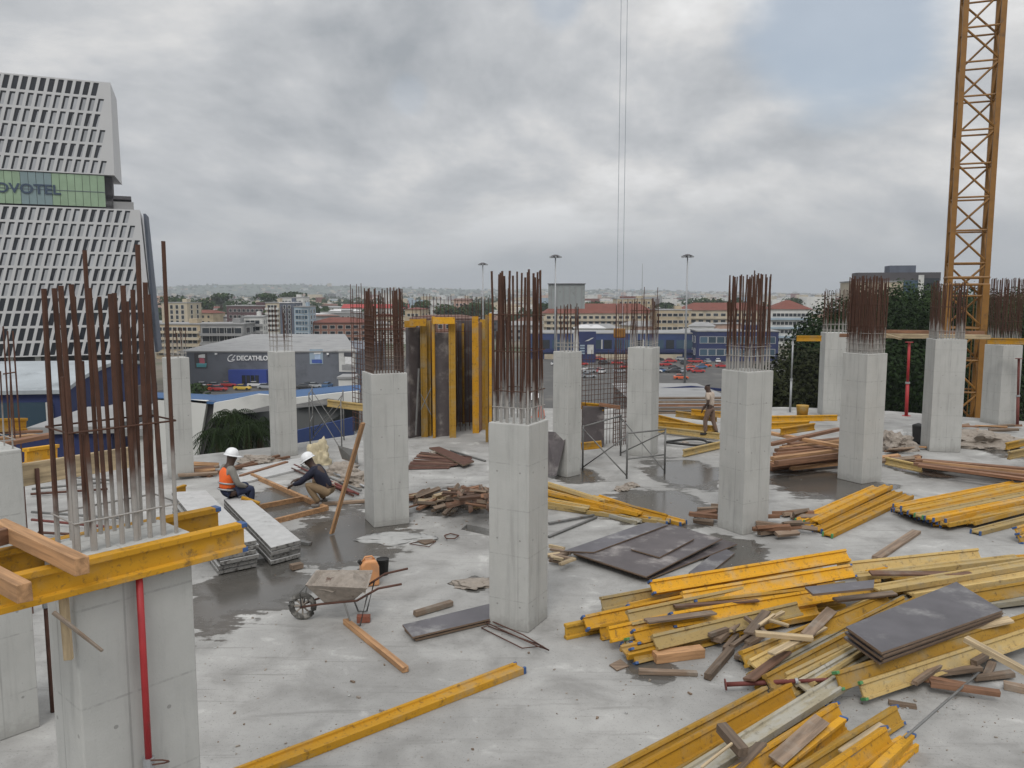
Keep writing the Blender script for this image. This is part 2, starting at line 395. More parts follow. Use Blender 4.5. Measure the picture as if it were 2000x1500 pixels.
# ================================================================ ground
def struct(o): return tag(o, kind='structure')
gm, t2, b2 = nt('city_ground'); tc2 = nd(t2, 'ShaderNodeTexCoord')
gn = noisen(t2, tc2.outputs['Object'], .012, 8, .65); gn2 = noisen(t2, tc2.outputs['Object'], .15, 5, .6)
gc = mixc(t2, rng(t2, gn, .4, .6), (.055, .075, .035), (.17, .145, .115)); gc = mixc(t2, rng(t2, gn2, .5, .7, 0, .6), gc, (.09, .085, .075))
lk(t2, gc, b2.inputs['Base Color']); b2.inputs['Roughness'].default_value = .95
struct(MB().add([(-5500, -150, GZ), (5500, -150, GZ), (5500, 6400, GZ), (-5500, 6400, GZ)], [(0, 1, 2, 3)]).build('ground', gm, origin=(0, 0, GZ)))
asph = M('asphalt', (.075, .073, .070), .9, .35, .25, dirt=(.15, .14, .125), dirt_lo=.5, dirt_hi=.75)
a0 = D(230, 700, 150).x
struct(MB().add([(-95, 120, GZ + .02), (95, 120, GZ + .02), (105, 300, GZ + .02), (-80, 300, GZ + .02)], [(0, 1, 2, 3)]).build('parking_lot', asph, origin=(0, 200, GZ + .02)))
# hills on the horizon
hm = M('hill_woods', (.06, .085, .05), .95, .5, .02)
hb_ = MB(); n = 90; vs = []
def hill_z(x, y):
    return GZ + (6 + 62 * math.exp(-((x + 1500) / 1100) ** 2) + 30 * math.exp(-((x - 500) / 900) ** 2)) * max(0, min(1, (y - 4300) / 600))
for i in range(n + 1):
    x = -3600 + 6200 * i / n
    h = 62 * math.exp(-((x + 1500) / 1100) ** 2) + 30 * math.exp(-((x - 500) / 900) ** 2) + 7 * noise.noise((x * .004, 0, 0)) + 5 * noise.noise((x * .015, 3, 0))
    h = max(2, h + 6)
    vs += [(x, 4300, GZ - 1), (x, 4900 + 150 * noise.noise((x * .003, 9, 0)), GZ + h), (x, 5700, GZ - 1)]
hb_.add(vs, [(3 * i + k, 3 * i + 3 + k, 3 * i + 4 + k, 3 * i + 1 + k) for i in range(n) for k in (0, 1)])
struct(hb_.build('hills', hm, origin=(0, 4900, GZ), smooth=True))
# ================================================================ the slab
def patch(x0, x1, y0, y1, k=1.06):
    c = G((x0 + x1) / 2, (y0 + y1) / 2); my = (y0 + y1) / 2
    return (c.x, (G(500, y0).y + G(500, y1).y) / 2, k * (G(x1, my).x - G(x0, my).x) / 2, k * (G(500, y0).y - G(500, y1).y) / 2, 0.0)
patches = [patch(360, 600, 1085, 1235), patch(555, 800, 985, 1120), patch(470, 640, 940, 1020, 1.0), patch(1265, 1420, 895, 960), patch(1490, 1735, 915, 980),
           patch(1180, 1410, 955, 1035), patch(1340, 1500, 1040, 1125), patch(820, 960, 950, 1010), patch(1730, 1830, 890, 935),
           patch(900, 950, 1125, 1160, 1.0), patch(1215, 1330, 1275, 1345, .8), patch(1080, 1180, 915, 950, 1), patch(1880, 2010, 850, 900, 1), patch(1460, 2000, 1200, 1350, .7)]
outer = [(-15, 15.5), (-10.2, 20.9), (-8.84, 22.3), (-7.1, 23.5), (-5, 25.6), (-4.6, 29), (0, 31.6), (5.7, 31.4), (10.67, 31.9), (12, 31.6), (14.4, 30.8), (16.4, 29.3), (20, 27), (27, 20), (27, -5), (-15, -5)]
h0 = [G(900, 1034), G(912, 1024), G(990, 1040), G(985, 1053)]
hole = [(p.x, p.y) for p in h0]
bm = bmesh.new()
def loop(pts, z):
    vs = [bm.verts.new((x, y, z)) for x, y in pts]
    return vs, [bm.edges.new((vs[i], vs[(i + 1) % len(vs)])) for i in range(len(vs))]
ov, oe = loop(outer, 0); hv, he = loop(hole, 0)
bmesh.ops.triangle_fill(bm, edges=oe + he, use_beauty=True)
for vs in (ov, hv):
    lo = [bm.verts.new((v.co.x, v.co.y, -.32)) for v in vs]
    for i in range(len(vs)):
        j = (i + 1) % len(vs); bm.faces.new((vs[i], vs[j], lo[j], lo[i]))
bmesh.ops.recalc_face_normals(bm, faces=bm.faces)
me = bpy.data.meshes.new('floor_slab'); bm.to_mesh(me); bm.free(); me.materials.append(slab_mat(patches))
for p in me.polygons:
    if abs(p.normal.z) > .9 and p.normal.z < 0: p.flip()
sl_o = bpy.data.objects.new('floor_slab', me); C.objects.link(sl_o); struct(sl_o)
# the floor below, seen through the opening and past the slab edge
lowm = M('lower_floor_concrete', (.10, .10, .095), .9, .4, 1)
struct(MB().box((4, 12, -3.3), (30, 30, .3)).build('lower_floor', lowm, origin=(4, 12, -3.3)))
# raised edge strip along the rim of the slab
# ================================================================ columns with starter bars
def column(label, loc, ang, sx_, sy_, h, ztop, n=(5, 5), r=.016, seed=0, ties=(.12, .32), short=.0, lean=.03, tall=None, inset=.06, bm_='rebar'):
    rr = random.Random(seed)
    t_ = thing('concrete_column', label, 'column', loc, ang, 'cast concrete columns with starter bars')
    MB().box((0, 0, h / 2), (sx_, sy_, h)).build('shaft', X['col'], t_, bevel=.012)
    s_ = MB()                                     # cover strip left by the shutter joint on the two seen faces
    pts = []
    ax, ay = sx_ / 2 - inset, sy_ / 2 - inset
    for i in range(n[0]):
        for y in (-ay, ay): pts.append((-ax + 2 * ax * i / (n[0] - 1), y))
    for j in range(1, n[1] - 1):
        for x in (-ax, ax): pts.append((x, -ay + 2 * ay * j / (n[1] - 1)))
    for (x, y) in pts:
        zt = ztop - h + rr.uniform(-.05, .05)
        if rr.random() < short: zt -= rr.uniform(.12, .3)
        if tall and rr.random() < tall[0]: zt += tall[1]
        dx, dy = rr.uniform(-lean, lean), rr.uniform(-lean, lean)
        k_ = 4; P_ = [(x + dx * (i / k_) ** 1.5, y + dy * (i / k_) ** 1.5, -.05 + (zt + .05) * i / k_) for i in range(k_ + 1)]
        o = MB().path(P_, r * rr.uniform(.85, 1.1), 7).build('rebar', X[bm_], t_); o.location = (0, 0, h)
        if rr.random() < .45:                     # lapped second bar beside it
            ddx, ddy = rr.uniform(-.035, .035), rr.uniform(-.035, .035); k2 = rr.uniform(.6, .98)
            P2 = [(p[0] + ddx, p[1] + ddy, p[2] * k2) for p in P_]
            o = MB().path(P2, r * rr.uniform(.8, 1), 7).build('rebar', X[bm_], t_); o.location = (0, 0, h)
    for z in ties:
        q = .02; tl = rr.uniform(-.02, .02)
        o = MB().path([(-ax - q, -ay - q, z), (ax + q, -ay - q, z + tl), (ax + q, ay + q, z + tl), (-ax - q, ay + q, z)], .0065, 5, True).build('stirrup', X[bm_], t_); o.location = (0, 0, h)
    return t_
def col_px(label, l, cx, rgt, by, ty, topy, s=None, a=None, **k):
    c0 = G(cx, by); d = c0.y / F
    wl, wr = max(.03, (cx - l) * d), max(.03, (rgt - cx) * d)
    phi = math.atan2(wr, wl); s = s or math.hypot(wl, wr)
    be = math.atan2(c0.x, c0.y)
    nl = -math.pi / 2 - be - phi; nr = nl + math.pi / 2
    ctr = Vector((c0.x, c0.y)) - s / 2 * Vector((math.cos(nl), math.sin(nl))) - s / 2 * Vector((math.cos(nr), math.sin(nr)))
    h = HZ(ty, c0.x, c0.y)
    return column(label, (ctr.x, ctr.y, 0), nl, s, s, h, HZ(topy, ctr.x, ctr.y), **k)
col_px('pale concrete column standing nearest the middle of the slab, bare bars bunched on top', 950, 1032, 1073, 1237, 831, 534, n=(6, 6), r=.0150, seed=1, ties=(.2, .42, .95, 1.4), short=.12, lean=.04)
col_px('concrete column with the tan board leaning on it, dense rusty cage above', 712, 731, 802, 1031, 731, 566, n=(11, 9), r=.012, seed=2, ties=tuple(.06 + .085 * i for i in range(13)), lean=.02, bm_='rebar2', short=.2)
col_px('wide concrete column right of the dark plywood sheets, brown scraps at its foot', 1399, 1450, 1500, 1046, 727, 540, n=(8, 8), r=.0145, seed=3, ties=(.28, .45), lean=.05, tall=(.05, .1))
col_px('slim concrete column behind the two crouching workers, few thin grey bars on top', 529, 545, 582, 894, 688, 600, n=(3, 3), r=.009, seed=4, ties=(.15, .28, .4))
col_px('concrete column with a dark board propped at its foot, just behind the middle column', 1078, 1108, 1135, 933, 688, 595, n=(4, 4), r=.011, seed=5, ties=(.1, .2), lean=.04)
col_px('concrete column behind the steel trestle frame, thin bars beside a rebar mesh', 1222, 1270, 1285, 893, 680, 585, n=(7, 5), r=.010, seed=6, ties=(.12, .5, 1.0), lean=.03, short=.3, tall=(.1, .3))
col_px('far concrete column carrying the end of a yellow beam, next to a thin grey prop', 1597, 1606, 1645, 812, 650, 566, s=.8, n=(6, 4), r=.010, seed=7, ties=(.08, .3), lean=.03)
col_px('wide concrete column standing in the brown timber stack, thick dark cage on top', 1636, 1683, 1719, 946, 692, 542, n=(12, 12), r=.0125, seed=8, ties=(.1, .22, .34, .46, .55, .64, 1.15), lean=.03, short=.1)
col_px('concrete column in front of the crane mast, bars rising behind a timber walkway', 1797, 1815, 1872, 882, 663, 552, s=.82, n=(10, 10), r=.012, seed=9, ties=(.08, .2, .9), lean=.03, short=.15)
col_px('concrete column at the far right with a dark patch below the yellow beam', 1920, 1950, 1980, 830, 675, 545, s=.8, n=(11, 11), r=.011, seed=10, ties=(.2, .5, .8), lean=.03)
col_px('plain concrete column half hidden behind the rebar of the foreground column', 331, 338, 366, 938, 700, 640, s=.5, n=(3, 3), r=.010, seed=12, ties=(.1,))
# foreground column at the left
HA = 2.93; rc = G(357, 1032, HA); a50 = rad(50.2); ux = Vector((math.cos(a50), math.sin(a50), 0)); uy = Vector((-math.sin(a50), math.cos(a50), 0))
zb = HA - .1
f0, f1 = G(32, 1155, zb), G(475, 1047, zb); ux = f1 - f0; ux.z = 0; ux.normalize(); uy = Vector((-ux.y, ux.x, 0)); a50 = math.atan2(ux.y, ux.x)
g0, g1 = G(0, 1105, zb), G(425, 1015, zb)
s_r = (rc - f0).dot(ux); DA = (g0 - f0).dot(uy) - .10; WA = .74
cA = f0 + ux * (s_r - WA / 2) + uy * (.05 + DA / 2)
print('foreground column', WA, DA)
colA = column('foreground concrete column clamped between yellow beams, tall rusty bars on top', (cA.x, cA.y, 0), a50, WA, DA, HA, 4.52, n=(8, 2), r=.0150, seed=27, ties=(.19, .74), lean=.028, tall=(.18, .28), inset=.065)
bB = G(62, 1432)
column('grey concrete column at the left border behind the foreground column', (bB.x - .42, bB.y + .1, 0), rad(48), .62, .62, 2.94, 3.7, n=(3, 3), r=.009, seed=22, ties=(.1,))
# ================================================================ shuttering beams
HP = [(-.04, -.1), (.04, -.1), (.04, -.062), (.015, -.055), (.015, .055), (.04, .062), (.04, .1), (-.04, .1), (-.04, .062), (-.015, .055), (-.015, -.055), (-.04, -.062)]
BEAMS = 'yellow shuttering beams on the site'
def hbeam(p, q, matk, caps, label, roll=0, group=None):
    p, q = Vector(p), Vector(q); mid = (p + q) / 2
    roll += R.uniform(-.05, .05) if abs(p.z - q.z) < .5 and p.z < 1.5 else 0
    L_ = (q - p).length / 2; fr = frame(p, q, roll)
    o = MB().prof(HP, (-L_, 0, 0), (L_, 0, 0)).build('shuttering_beam', X[matk], bevel=.004)
    o.location = mid; o.rotation_euler = fr.to_euler()
    tag(o, label, 'beam', group or BEAMS)
    for (pt, sgn, ck) in ((p, -1, caps[0]), (q, 1, caps[1])):
        if ck == '-' or R.random() < .15: continue
        cm = X[{'b': 'blue', 'g': 'green'}[ck]]
        for zz in (.085, -.085):
            e = MB().box((sgn * (L_ - .010), 0, zz), (.045, .084, .034)).build('end_cap', cm, o, bevel=.006)
    return o
def B(x1, y1, z1, x2, y2, z2, matk, caps, label, roll=0):
    return hbeam(G(x1, y1, z1), G(x2, y2, z2), matk, caps, label, roll)
Q = math.pi / 2
# lone beam lying in front
B(455, 1520, .042, 1016, 1304, .042, 'yellow', 'bb', 'single bright yellow beam lying alone on the slab in front of the middle column', Q)
# clamps round the foreground column
dv = (f1 - f0).normalized()
hbeam(f0 - dv * 1.0, f1, 'yellow', '-b', 'yellow beam clamped across the front of the foreground column')
dv2 = (g1 - g0).normalized()
hbeam(g0 - dv2 * .8, g1, 'yellow', '-b', 'yellow beam clamped behind the foreground column, its blue end sticking out')
# front heap, right of the middle column
FH = 'heap of yellow beams right of the middle column'
T = [
 (1272, 1148, .62, 1655, 1085, .62, 'yellow', 'b-', 'uppermost yellow beam of the heap right of the middle column, below the dark sheets'),
 (1335, 1170, .58, 1665, 1115, .58, 'yellow', 'bb', 'bright yellow beam just under the uppermost one, two blue caps on its near end'),
 (1358, 1187, .42, 1720, 1145, .42, 'ochre', 'b-', 'dull yellow beam with one blue cap running below a cut grey panel'),
 (1175, 1180, .30, 1450, 1128, .30, 'pale', '--', 'faded beam poking out left under the uppermost beams of the front heap'),
 (1142, 1218, .30, 1460, 1150, .30, 'yellow', 'b-', 'yellow beam with blue caps at the left edge of the front heap'),
 (1104, 1234, .1, 1400, 1170, .1, 'ochre', '--', 'lowest ochre beam whose bare end is leftmost in the front heap'),
 (1172, 1236, .1, 1480, 1178, .1, 'yellow', 'b-', 'short visible yellow beam end low in the front heap, left of the green cap'),
 (1190, 1240, .3, 1500, 1170, .3, 'yellow', 'b-', 'yellow beam lying over the low ones at the left of the front heap'),
 (1228, 1208, .50, 1540, 1142, .46, 'pale', '--', 'pale worn beam lying slantwise on the middle of the front heap'),
 (1240, 1246, .30, 1560, 1172, .30, 'yellow', 'b-', 'wide orange yellow beam in the middle of the front heap above the green capped end'),
 (1312, 1212, .44, 1640, 1158, .40, 'yellow', 'b-', 'yellow beam with blue caps pushed back in the front heap, nearest the loose timber bits'),
 (1226, 1262, .1, 1530, 1190, .1, 'grime', 'g-', 'grimy beam with a green cap at the bottom of the front heap'),
 (1278, 1256, .28, 1560, 1190, .28, 'pale', '--', 'pale beam with no cap on the near side of the front heap'),
 (1236, 1282, .1, 1440, 1232, .1, 'ochre', 'b-', 'nearest low beam of the front heap, one blue cap on its end'),
 (1420, 1192, .2, 1700, 1150, .3, 'ochre', '--', 'dark ochre beam under the grey panel at the back of the front heap'),
 # beams running right from the heap
 (1640, 1112, .30, 1912, 1083, .30, 'pale', '--', 'thin pale beam furthest back in the bundle behind the grey panel stack'),
 (1668, 1128, .45, 1990, 1090, .45, 'pale', '--', 'broad bleached beam in the bundle behind the grey panel stack'),
 (1700, 1122, .3, 1740, 1114, .3, 'yellow', '-b', 'short bright yellow beam end between the bleached beams'),
 (1712, 1152, .55, 2030, 1098, .55, 'pale', '--', 'bleached beam with a yellow upper edge crossing towards the right border'),
 (1712, 1156, .32, 1780, 1146, .32, 'yellow', 'bb', 'stubby yellow beam end left of the grey panel stack'),
 (1775, 1160, .40, 2050, 1118, .40, 'pale', '--', 'bleached beam just behind the grey panel stack'),
 (1850, 1175, .25, 2060, 1140, .25, 'ochre', '--', 'ochre beam right of the grey panel stack near the border'),
 (1900, 1182, .1, 2080, 1160, .1, 'grime', '--', 'whitish grimed beam right of the grey panel stack'),
 (1925, 1098, .15, 2060, 1085, .15, 'yellow', '--', 'yellow beam end at the right border behind the bleached bundle'),
 # ochre fan in the middle
 (1452, 1288, .22, 1735, 1172, .30, 'ochre', 'g-', 'ochre beam with a green cap at the left of the fan of weathered beams'),
 (1470, 1330, .1, 1770, 1178, .2, 'ochre', '--', 'weathered beam second from the left in the fan, its near end bare'),
 (1500, 1335, .22, 1790, 1180, .3, 'ochre', '--', 'weathered beam in the middle of the fan running under the grey panel stack'),
 (1540, 1345, .1, 1800, 1205, .15, 'pale', '--', 'pale weathered beam at the right of the fan, nearest the grey panel stack'),
 (1590, 1350, .1, 1720, 1265, .1, 'pale', '--', 'pale beam end under the steel prop at the foot of the fan'),
 (1636, 1330, .42, 2050, 1200, .50, 'ochre', 'g-', 'long ochre beam with a green cap in front of the grey panel stack'),
 (1682, 1350, .22, 2040, 1232, .30, 'pale', 'g-', 'long pale beam with a green cap lying in front of the long ochre beam'),
 # bottom right
 (1190, 1525, .1, 1500, 1358, .1, 'ochre', '--', 'long beam at the far left of the bundle cut by the lower border, dull flange'),
 (1235, 1525, .16, 1548, 1352, .16, 'yellow', '--', 'narrow yellow beam second from the left in the bundle at the lower border'),
 (1330, 1530, .2, 1655, 1325, .3, 'grime', '--', 'whitish beam lying over the bundle at the lower border, wood block on it'),
 (1400, 1500, .1, 1600, 1366, .1, 'yellow', '-b', 'orange yellow beam with scuffed side, lower border bundle'),
 (1430, 1525, .22, 1640, 1390, .22, 'yellow', '-b', 'broad bright yellow beam in the middle of the bundle at the lower border'),
 (1500, 1535, .1, 1648, 1418, .1, 'yellow', '-b', 'yellow beam right of the broad bright one at the lower border'),
 (1530, 1540, .12, 1755, 1396, .12, 'ochre', '-b', 'weathered beam behind the right hand bright beam at the lower border'),
 (1590, 1540, .24, 1735, 1438, .24, 'yellow', '-b', 'bright yellow beam with blue cap right of the weathered one'),
 (1680, 1545, .1, 1780, 1450, .1, 'yellow', '-b', 'rightmost short yellow beam at the lower border, beside the iron rod'),
 # neat bundle behind
 (1562, 1018, .05, 1712, 952, .05, 'yellow', 'g-', 'yellow beam at the back of the neat bundle right of the wide column'),
 (1577, 1028, .05, 1732, 957, .05, 'yellow', 'b-', 'second yellow beam from the back in the neat bundle right of the wide column'),
 (1596, 1036, .05, 1754, 962, .05, 'yellow', 'b-', 'third yellow beam from the back in the neat bundle right of the wide column'),
 (1616, 1045, .05, 1776, 969, .05, 'yellow', 'g-', 'nearest yellow beam of the neat bundle right of the wide column'),
 (1592, 1018, .14, 1735, 950, .14, 'yellow', '--', 'upper yellow beam laid on top of the neat bundle right of the wide column'),
 # big bundle at right border
 (1752, 990, .3, 1985, 944, .3, 'yellow', 'b-', 'furthest back yellow beam on the big bundle at the right border'),
 (1772, 1000, .1, 2010, 950, .1, 'ochre', 'b-', 'low blue capped beam leftmost in the big bundle at the right border'),
 (1792, 1005, .3, 2030, 952, .3, 'ochre', 'g-', 'dull beam with green cap in the middle of the big bundle at the right border'),
 (1800, 1014, .1, 2040, 962, .1, 'yellow', 'b-', 'low yellow beam under the dull ones in the big bundle at the right border'),
 (1838, 1016, .3, 2060, 965, .3, 'yellow', 'b-', 'near upper yellow beam of the big bundle at the right border'),
 (1828, 1026, .1, 2050, 978, .1, 'yellow', 'b-', 'nearest low yellow beam of the big bundle at the right border'),
 (1895, 1022, .2, 2060, 980, .2, 'ochre', '--', 'ochre beam between the big bundle and the right border'),
 (1905, 1040, .1, 2060, 1000, .1, 'pale', 'b-', 'bleached beam end lying low near the right border'),
 (1985, 1040, .25, 2080, 1010, .25, 'yellow', 'b-', 'yellow beam end with blue cap cut by the right border'),
 (1990, 1052, .1, 2080, 1022, .1, 'ochre', 'b-', 'lowest beam end with blue cap cut by the right border'),
 # behind the middle column
 (1060, 942, .32, 1175, 978, .32, 'pale', '--', 'bleached beam on top of the bundle just behind the middle column'),
 (1060, 960, .26, 1250, 1004, .26, 'yellow', '-b', 'yellow beam on top of the bundle just behind the middle column'),
 (1165, 970, .2, 1255, 1000, .2, 'yellow', '--', 'bright yellow beam end at the back of the bundle behind the middle column'),
 (1060, 978, .22, 1148, 994, .22, 'pale', '--', 'pale short beam low in the bundle just behind the middle column'),
 (1120, 985, .1, 1248, 1020, .1, 'grime', '--', 'whitish beam at the near foot of the bundle behind the middle column'),
 (1190, 985, .1, 1300, 1014, .1, 'yellow', '-b', 'low yellow beam reaching towards the dark plywood sheets'),
 (1230, 994, .1, 1335, 1022, .1, 'yellow', '-b', 'furthest right beam of the bundle behind the middle column, dark blue cap'),
 # far heap near the standing man
 (1270, 812, .5, 1375, 838, .2, 'yellow', '--', 'sloping yellow beam on the far heap left of the standing man'),
 (1280, 828, .3, 1400, 838, .3, 'ochre', '--', 'ochre beam low in the far heap left of the standing man'),
 (1285, 838, .15, 1405, 852, .15, 'pale', '--', 'bleached beam at the near side of the far heap by the standing man'),
 (1320, 808, .5, 1400, 818, .45, 'ochre', '--', 'dull beam on top of the far heap by the standing man'),
 (1350, 805, .65, 1410, 810, .6, 'yellow', '--', 'yellow beam end sticking up behind the standing man'),
 (1500, 818, .3, 1635, 816, .3, 'yellow', '-b', 'thin yellow beam lying between the wide column and the far column'),
 (1500, 832, .5, 1580, 828, .5, 'yellow', '--', 'yellow beam lying on top of the brown timber stack'),
 (1525, 843, .75, 1590, 833, .75, 'yellow', '--', 'second yellow beam lying on top of the brown timber stack'),
 (1335, 885, .12, 1410, 868, .12, 'pale', '--', 'pale beam end left of the wide column beside the black hose coil'),
 (1965, 872, .2, 2040, 855, .3, 'ochre', '--', 'ochre beam at the right border by the muddy rubble'),
 (1970, 890, .5, 2040, 875, .5, 'pale', '--', 'pale beam raised on blocks at the right border'),
 (1730, 900, .15, 1800, 915, .15, 'pale', '--', 'pale beam lying left of the brown plank stack on the right'),
]
UPR = ('far heap', 'standing man', 'far column', 'brown timber stack', 'rubble', 'blocks', 'hose', 'plank stack', 'rightmost short', 'right of the broad')
for r_ in T:                                     # most beams of the heaps have toppled onto their side
    r_ = list(r_); lab = r_[-1]
    if 'neat bundle' in lab: B(*r_, roll=Q); continue
    if any(u in lab for u in UPR): B(*r_); continue
    for i in (2, 5): r_[i] = .042 + max(0, r_[i] - .1) * .62
    if 'big bundle' in lab or 'behind the middle column' in lab or 'bleached' in lab: B(*r_, roll=Q + R.uniform(-.2, .08)); continue
    for i in (2, 5): r_[i] += .045                # leaning against each other like dominoes
    B(*r_, roll=-R.uniform(.42, .85) if 'whitish' not in lab else Q)
# the beams lying underneath
for i in range(26):
    v_ = (i + R.uniform(-.3, .3)) / 25; x0 = 1210 + 60 * math.sin(v_ * 3) + R.uniform(-14, 14); y0 = 1176 + 98 * v_
    B(x0, y0, .042 + .075 * (i % 2), x0 + R.uniform(250, 380), y0 - R.uniform(58, 76), .042 + .075 * (i % 2), ('ochre', 'yellow', 'pale', 'yellow')[i % 4], ('b-', '--', 'b-')[i % 3], 'beam half buried underneath the front heap of yellow beams', -R.uniform(.6, 1.5))
for i in range(9):
    v_ = i / 8; x0 = 1462 + 130 * v_; y0 = 1296 + 56 * v_
    B(x0 + R.uniform(-8, 8), y0, .042 + .08 * (i % 2), x0 + 275 + R.uniform(-30, 30), y0 - 150 + R.uniform(-8, 8), .042 + .08 * (i % 2), ('ochre', 'pale', 'ochre', 'grime')[i % 4], '--', 'weathered beam lying underneath in the ochre fan', -R.uniform(.6, 1.5))
for i in range(7):
    v_ = i / 6; x0 = 1250 + 400 * v_; B(x0, 1528, .042, x0 + 215 - 90 * v_ + R.uniform(-10, 10), 1392 + 60 * v_, .042, ('yellow', 'ochre', 'grime')[i % 3], '--', 'beam lying underneath in the bundle at the lower border', Q)
for i in range(16):
    lay, k = divmod(i, 6); x0 = 1748 + k * 17 + lay * 8 + R.uniform(-4, 4); y0 = 998 + k * 5.2
    B(x0, y0, .042 + .08 * lay, x0 + 260, y0 - 54 + R.uniform(-3, 3), .042 + .08 * lay, ('yellow', 'ochre', 'ochre', 'yellow', 'pale')[i % 5], ('b-', 'b-', 'g-')[i % 3], 'beam inside the big bundle at the right border, only its capped end showing', Q)
for i in range(8):
    x0 = 1720 + i * 26; B(x0, 1128 + i * 6, .05, x0 + 300, 1092 + i * 6, .05 + .04 * (i % 2), ('pale', 'ochre', 'grime')[i % 3], '--', 'bleached beam lying underneath behind the grey panel stack', Q)
for i in range(5):
    x0 = 1060; B(x0, 950 + i * 9, .05 + .08 * (i % 2), 1170 + i * 34, 988 + i * 8, .05, ('yellow', 'pale', 'ochre')[i % 3], '-b', 'beam underneath in the bundle just behind the middle column', Q)
# beams up in the air on props, right
def up(x1, x2, y, Y, z_off, matk, label, y2=None):
    p = D(x1, y, Y); q = D(x2, y2 or y, Y)
    return p, q
p, q = D(1556, 661, 29.3), D(1604, 661, 29.3); hbeam(p, q, 'yellow', '--', 'yellow beam resting on the grey prop and the far column')
p, q = D(1928, 666, 27.0), D(2060, 668, 26.5); hbeam(p, q, 'yellow', '--', 'yellow beam high across the column at the right border')
p, q = D(-60, 832, 11.5), D(50, 829, 12.5); hbeam(p, q, 'yellow', '--', 'yellow beam at the left border behind the steel bars', roll=0)
p, q = D(50, 893, 9.0), D(110, 884, 9.6); hbeam(p, q, 'yellow', '--', 'yellow beam peeping above the pale thick plank at the left')
hbeam(D(1135, 792, 23.8), D(1180, 796, 23.5), 'yellow', '--', 'yellow beam on top of the dark box shutter behind the middle column')
hbeam(D(1135, 872, 21.6), D(1175, 868, 21.6), 'yellow', '--', 'yellow beam on the floor below the dark box shutter')
hbeam(D(640, 787, 23.0), D(712, 796, 22.6), 'pale', '--', 'pale beam high at the left of the column with the leaning board')
hbeam(G(340, 962, .25), G(362, 955, .25), 'yellow', '--', 'yellow beam end lying by the far end of the grey board stack')
hbeam(D(470, 978, 16.2), D(505, 990, 16.2), 'yellow', '--', 'yellow beam piece under the knees of the sitting worker')
# ================================================================ planks, boards, scraps
def plank(p, q, w, h, matk, label, cat='plank', name='timber_plank', group=None, roll=0, j=.004):
    p, q = Vector(p), Vector(q); mid = (p + q) / 2
    o = MB().box((0, 0, 0), ((q - p).length, w, h), None, 0, j).build(name, X[matk], bevel=.004)
    o.location = mid; o.rotation_euler = frame(p, q, roll).to_euler()
    return tag(o, label, cat, group)
def PL(x1, y1, z1, x2, y2, z2, w, h, matk, label, **k): return plank(G(x1, y1, z1), G(x2, y2, z2), w, h, matk, label, **k)
# around the foreground column
plank(G(0, 1030, 3.02), G(160, 1106, 3.02), .075, .10, 'tan', 'brown square timber laid across both yellow beams left of the steel bars')
plank(G(-80, 1090, 3.0), G(48, 1158, 3.0), .075, .10, 'tan', 'brown square timber at the left border resting on the yellow beam')
plank(G(-30, 1058, 3.02), G(32, 1040, 3.02), .05, .10, 'brown', 'dark brown timber end at the left border above the yellow beams')
plank(G(-60, 945, 2.62), G(258, 892, 2.62), .05, .235, 'palewood', 'thick pale plank standing on edge behind the steel bars at the left')
plank(D(-20, 872, 9.6), D(100, 850, 10.2), .12, .05, 'brown', 'brown plank over the yellow beam at the left border')
plank(D(-20, 858, 11), D(70, 850, 11.6), .12, .04, 'tan', 'thin tan plank at the left border behind the grey column')
plank(D(-20, 845, 12), D(80, 842, 12.6), .12, .04, 'brown', 'thin brown plank topmost of the planks at the left border')
a = f0 + ux * (G(139, 1170, 2.74) - f0).dot(ux) + uy * .02; a.z = 2.76; plank(a, a + Vector((.01, 0, -.42)), .05, .035, 'palewood', 'short upright wood strip hanging under the yellow beam of the foreground column', name='wood_strip', cat='strip')
a = f0 + ux * (G(118, 1190, 2.66) - f0).dot(ux) + uy * .02; a.z = 2.66; b_ = D(200, 1272, a.y - .12); plank(a + Vector((0, -.06, 0)), b_, .016, .022, 'oldwood', 'thin grey stick slanting across the foreground column', name='wood_stick', cat='stick')
# batons on the floor
PL(675, 1213, .04, 792, 1308, .04, .08, .07, 'tan', 'tan baton lying alone on the slab between wheelbarrow and yellow beam', name='timber_baton', cat='baton')
plank(G(648, 1042, .02), D(709, 826, 14.55), .10, .045, 'tan', 'long tan board leaning against the concrete column', name='leaning_board', cat='board')
PL(810, 1198, .05, 882, 1177, .05, .09, .07, 'oldwood', 'short grey timber lying behind the grimed shutter board', name='timber_offcut', cat='offcut')
PL(1712, 1090, .03, 1790, 1038, .03, .16, .05, 'oldwood', 'grey plank lying alone behind the bleached beams')
PL(1885, 1247, .62, 2010, 1315, .45, .09, .06, 'palewood', 'pale timber lying across the long green capped beams')
PL(1960, 1338, .04, 2020, 1350, .04, .1, .08, 'oldwood', 'grey timber block at the right border in front of the beams', name='timber_block', cat='block')
PL(1735, 1372, .02, 1790, 1380, .02, .07, .04, 'oldwood', 'small grey offcut lying alone near the iron rod', name='timber_offcut', cat='offcut')
PL(1408, 1420, .42, 1452, 1470, .40, .10, .09, 'oldwood', 'chunky wood block lying on the whitish beam at the lower border', name='timber_block', cat='block')
PL(1370, 1500, .38, 1430, 1452, .44, .02, .02, 'palewood', 'thin pale stick leaning on the wood block at the lower border', name='wood_stick', cat='stick')
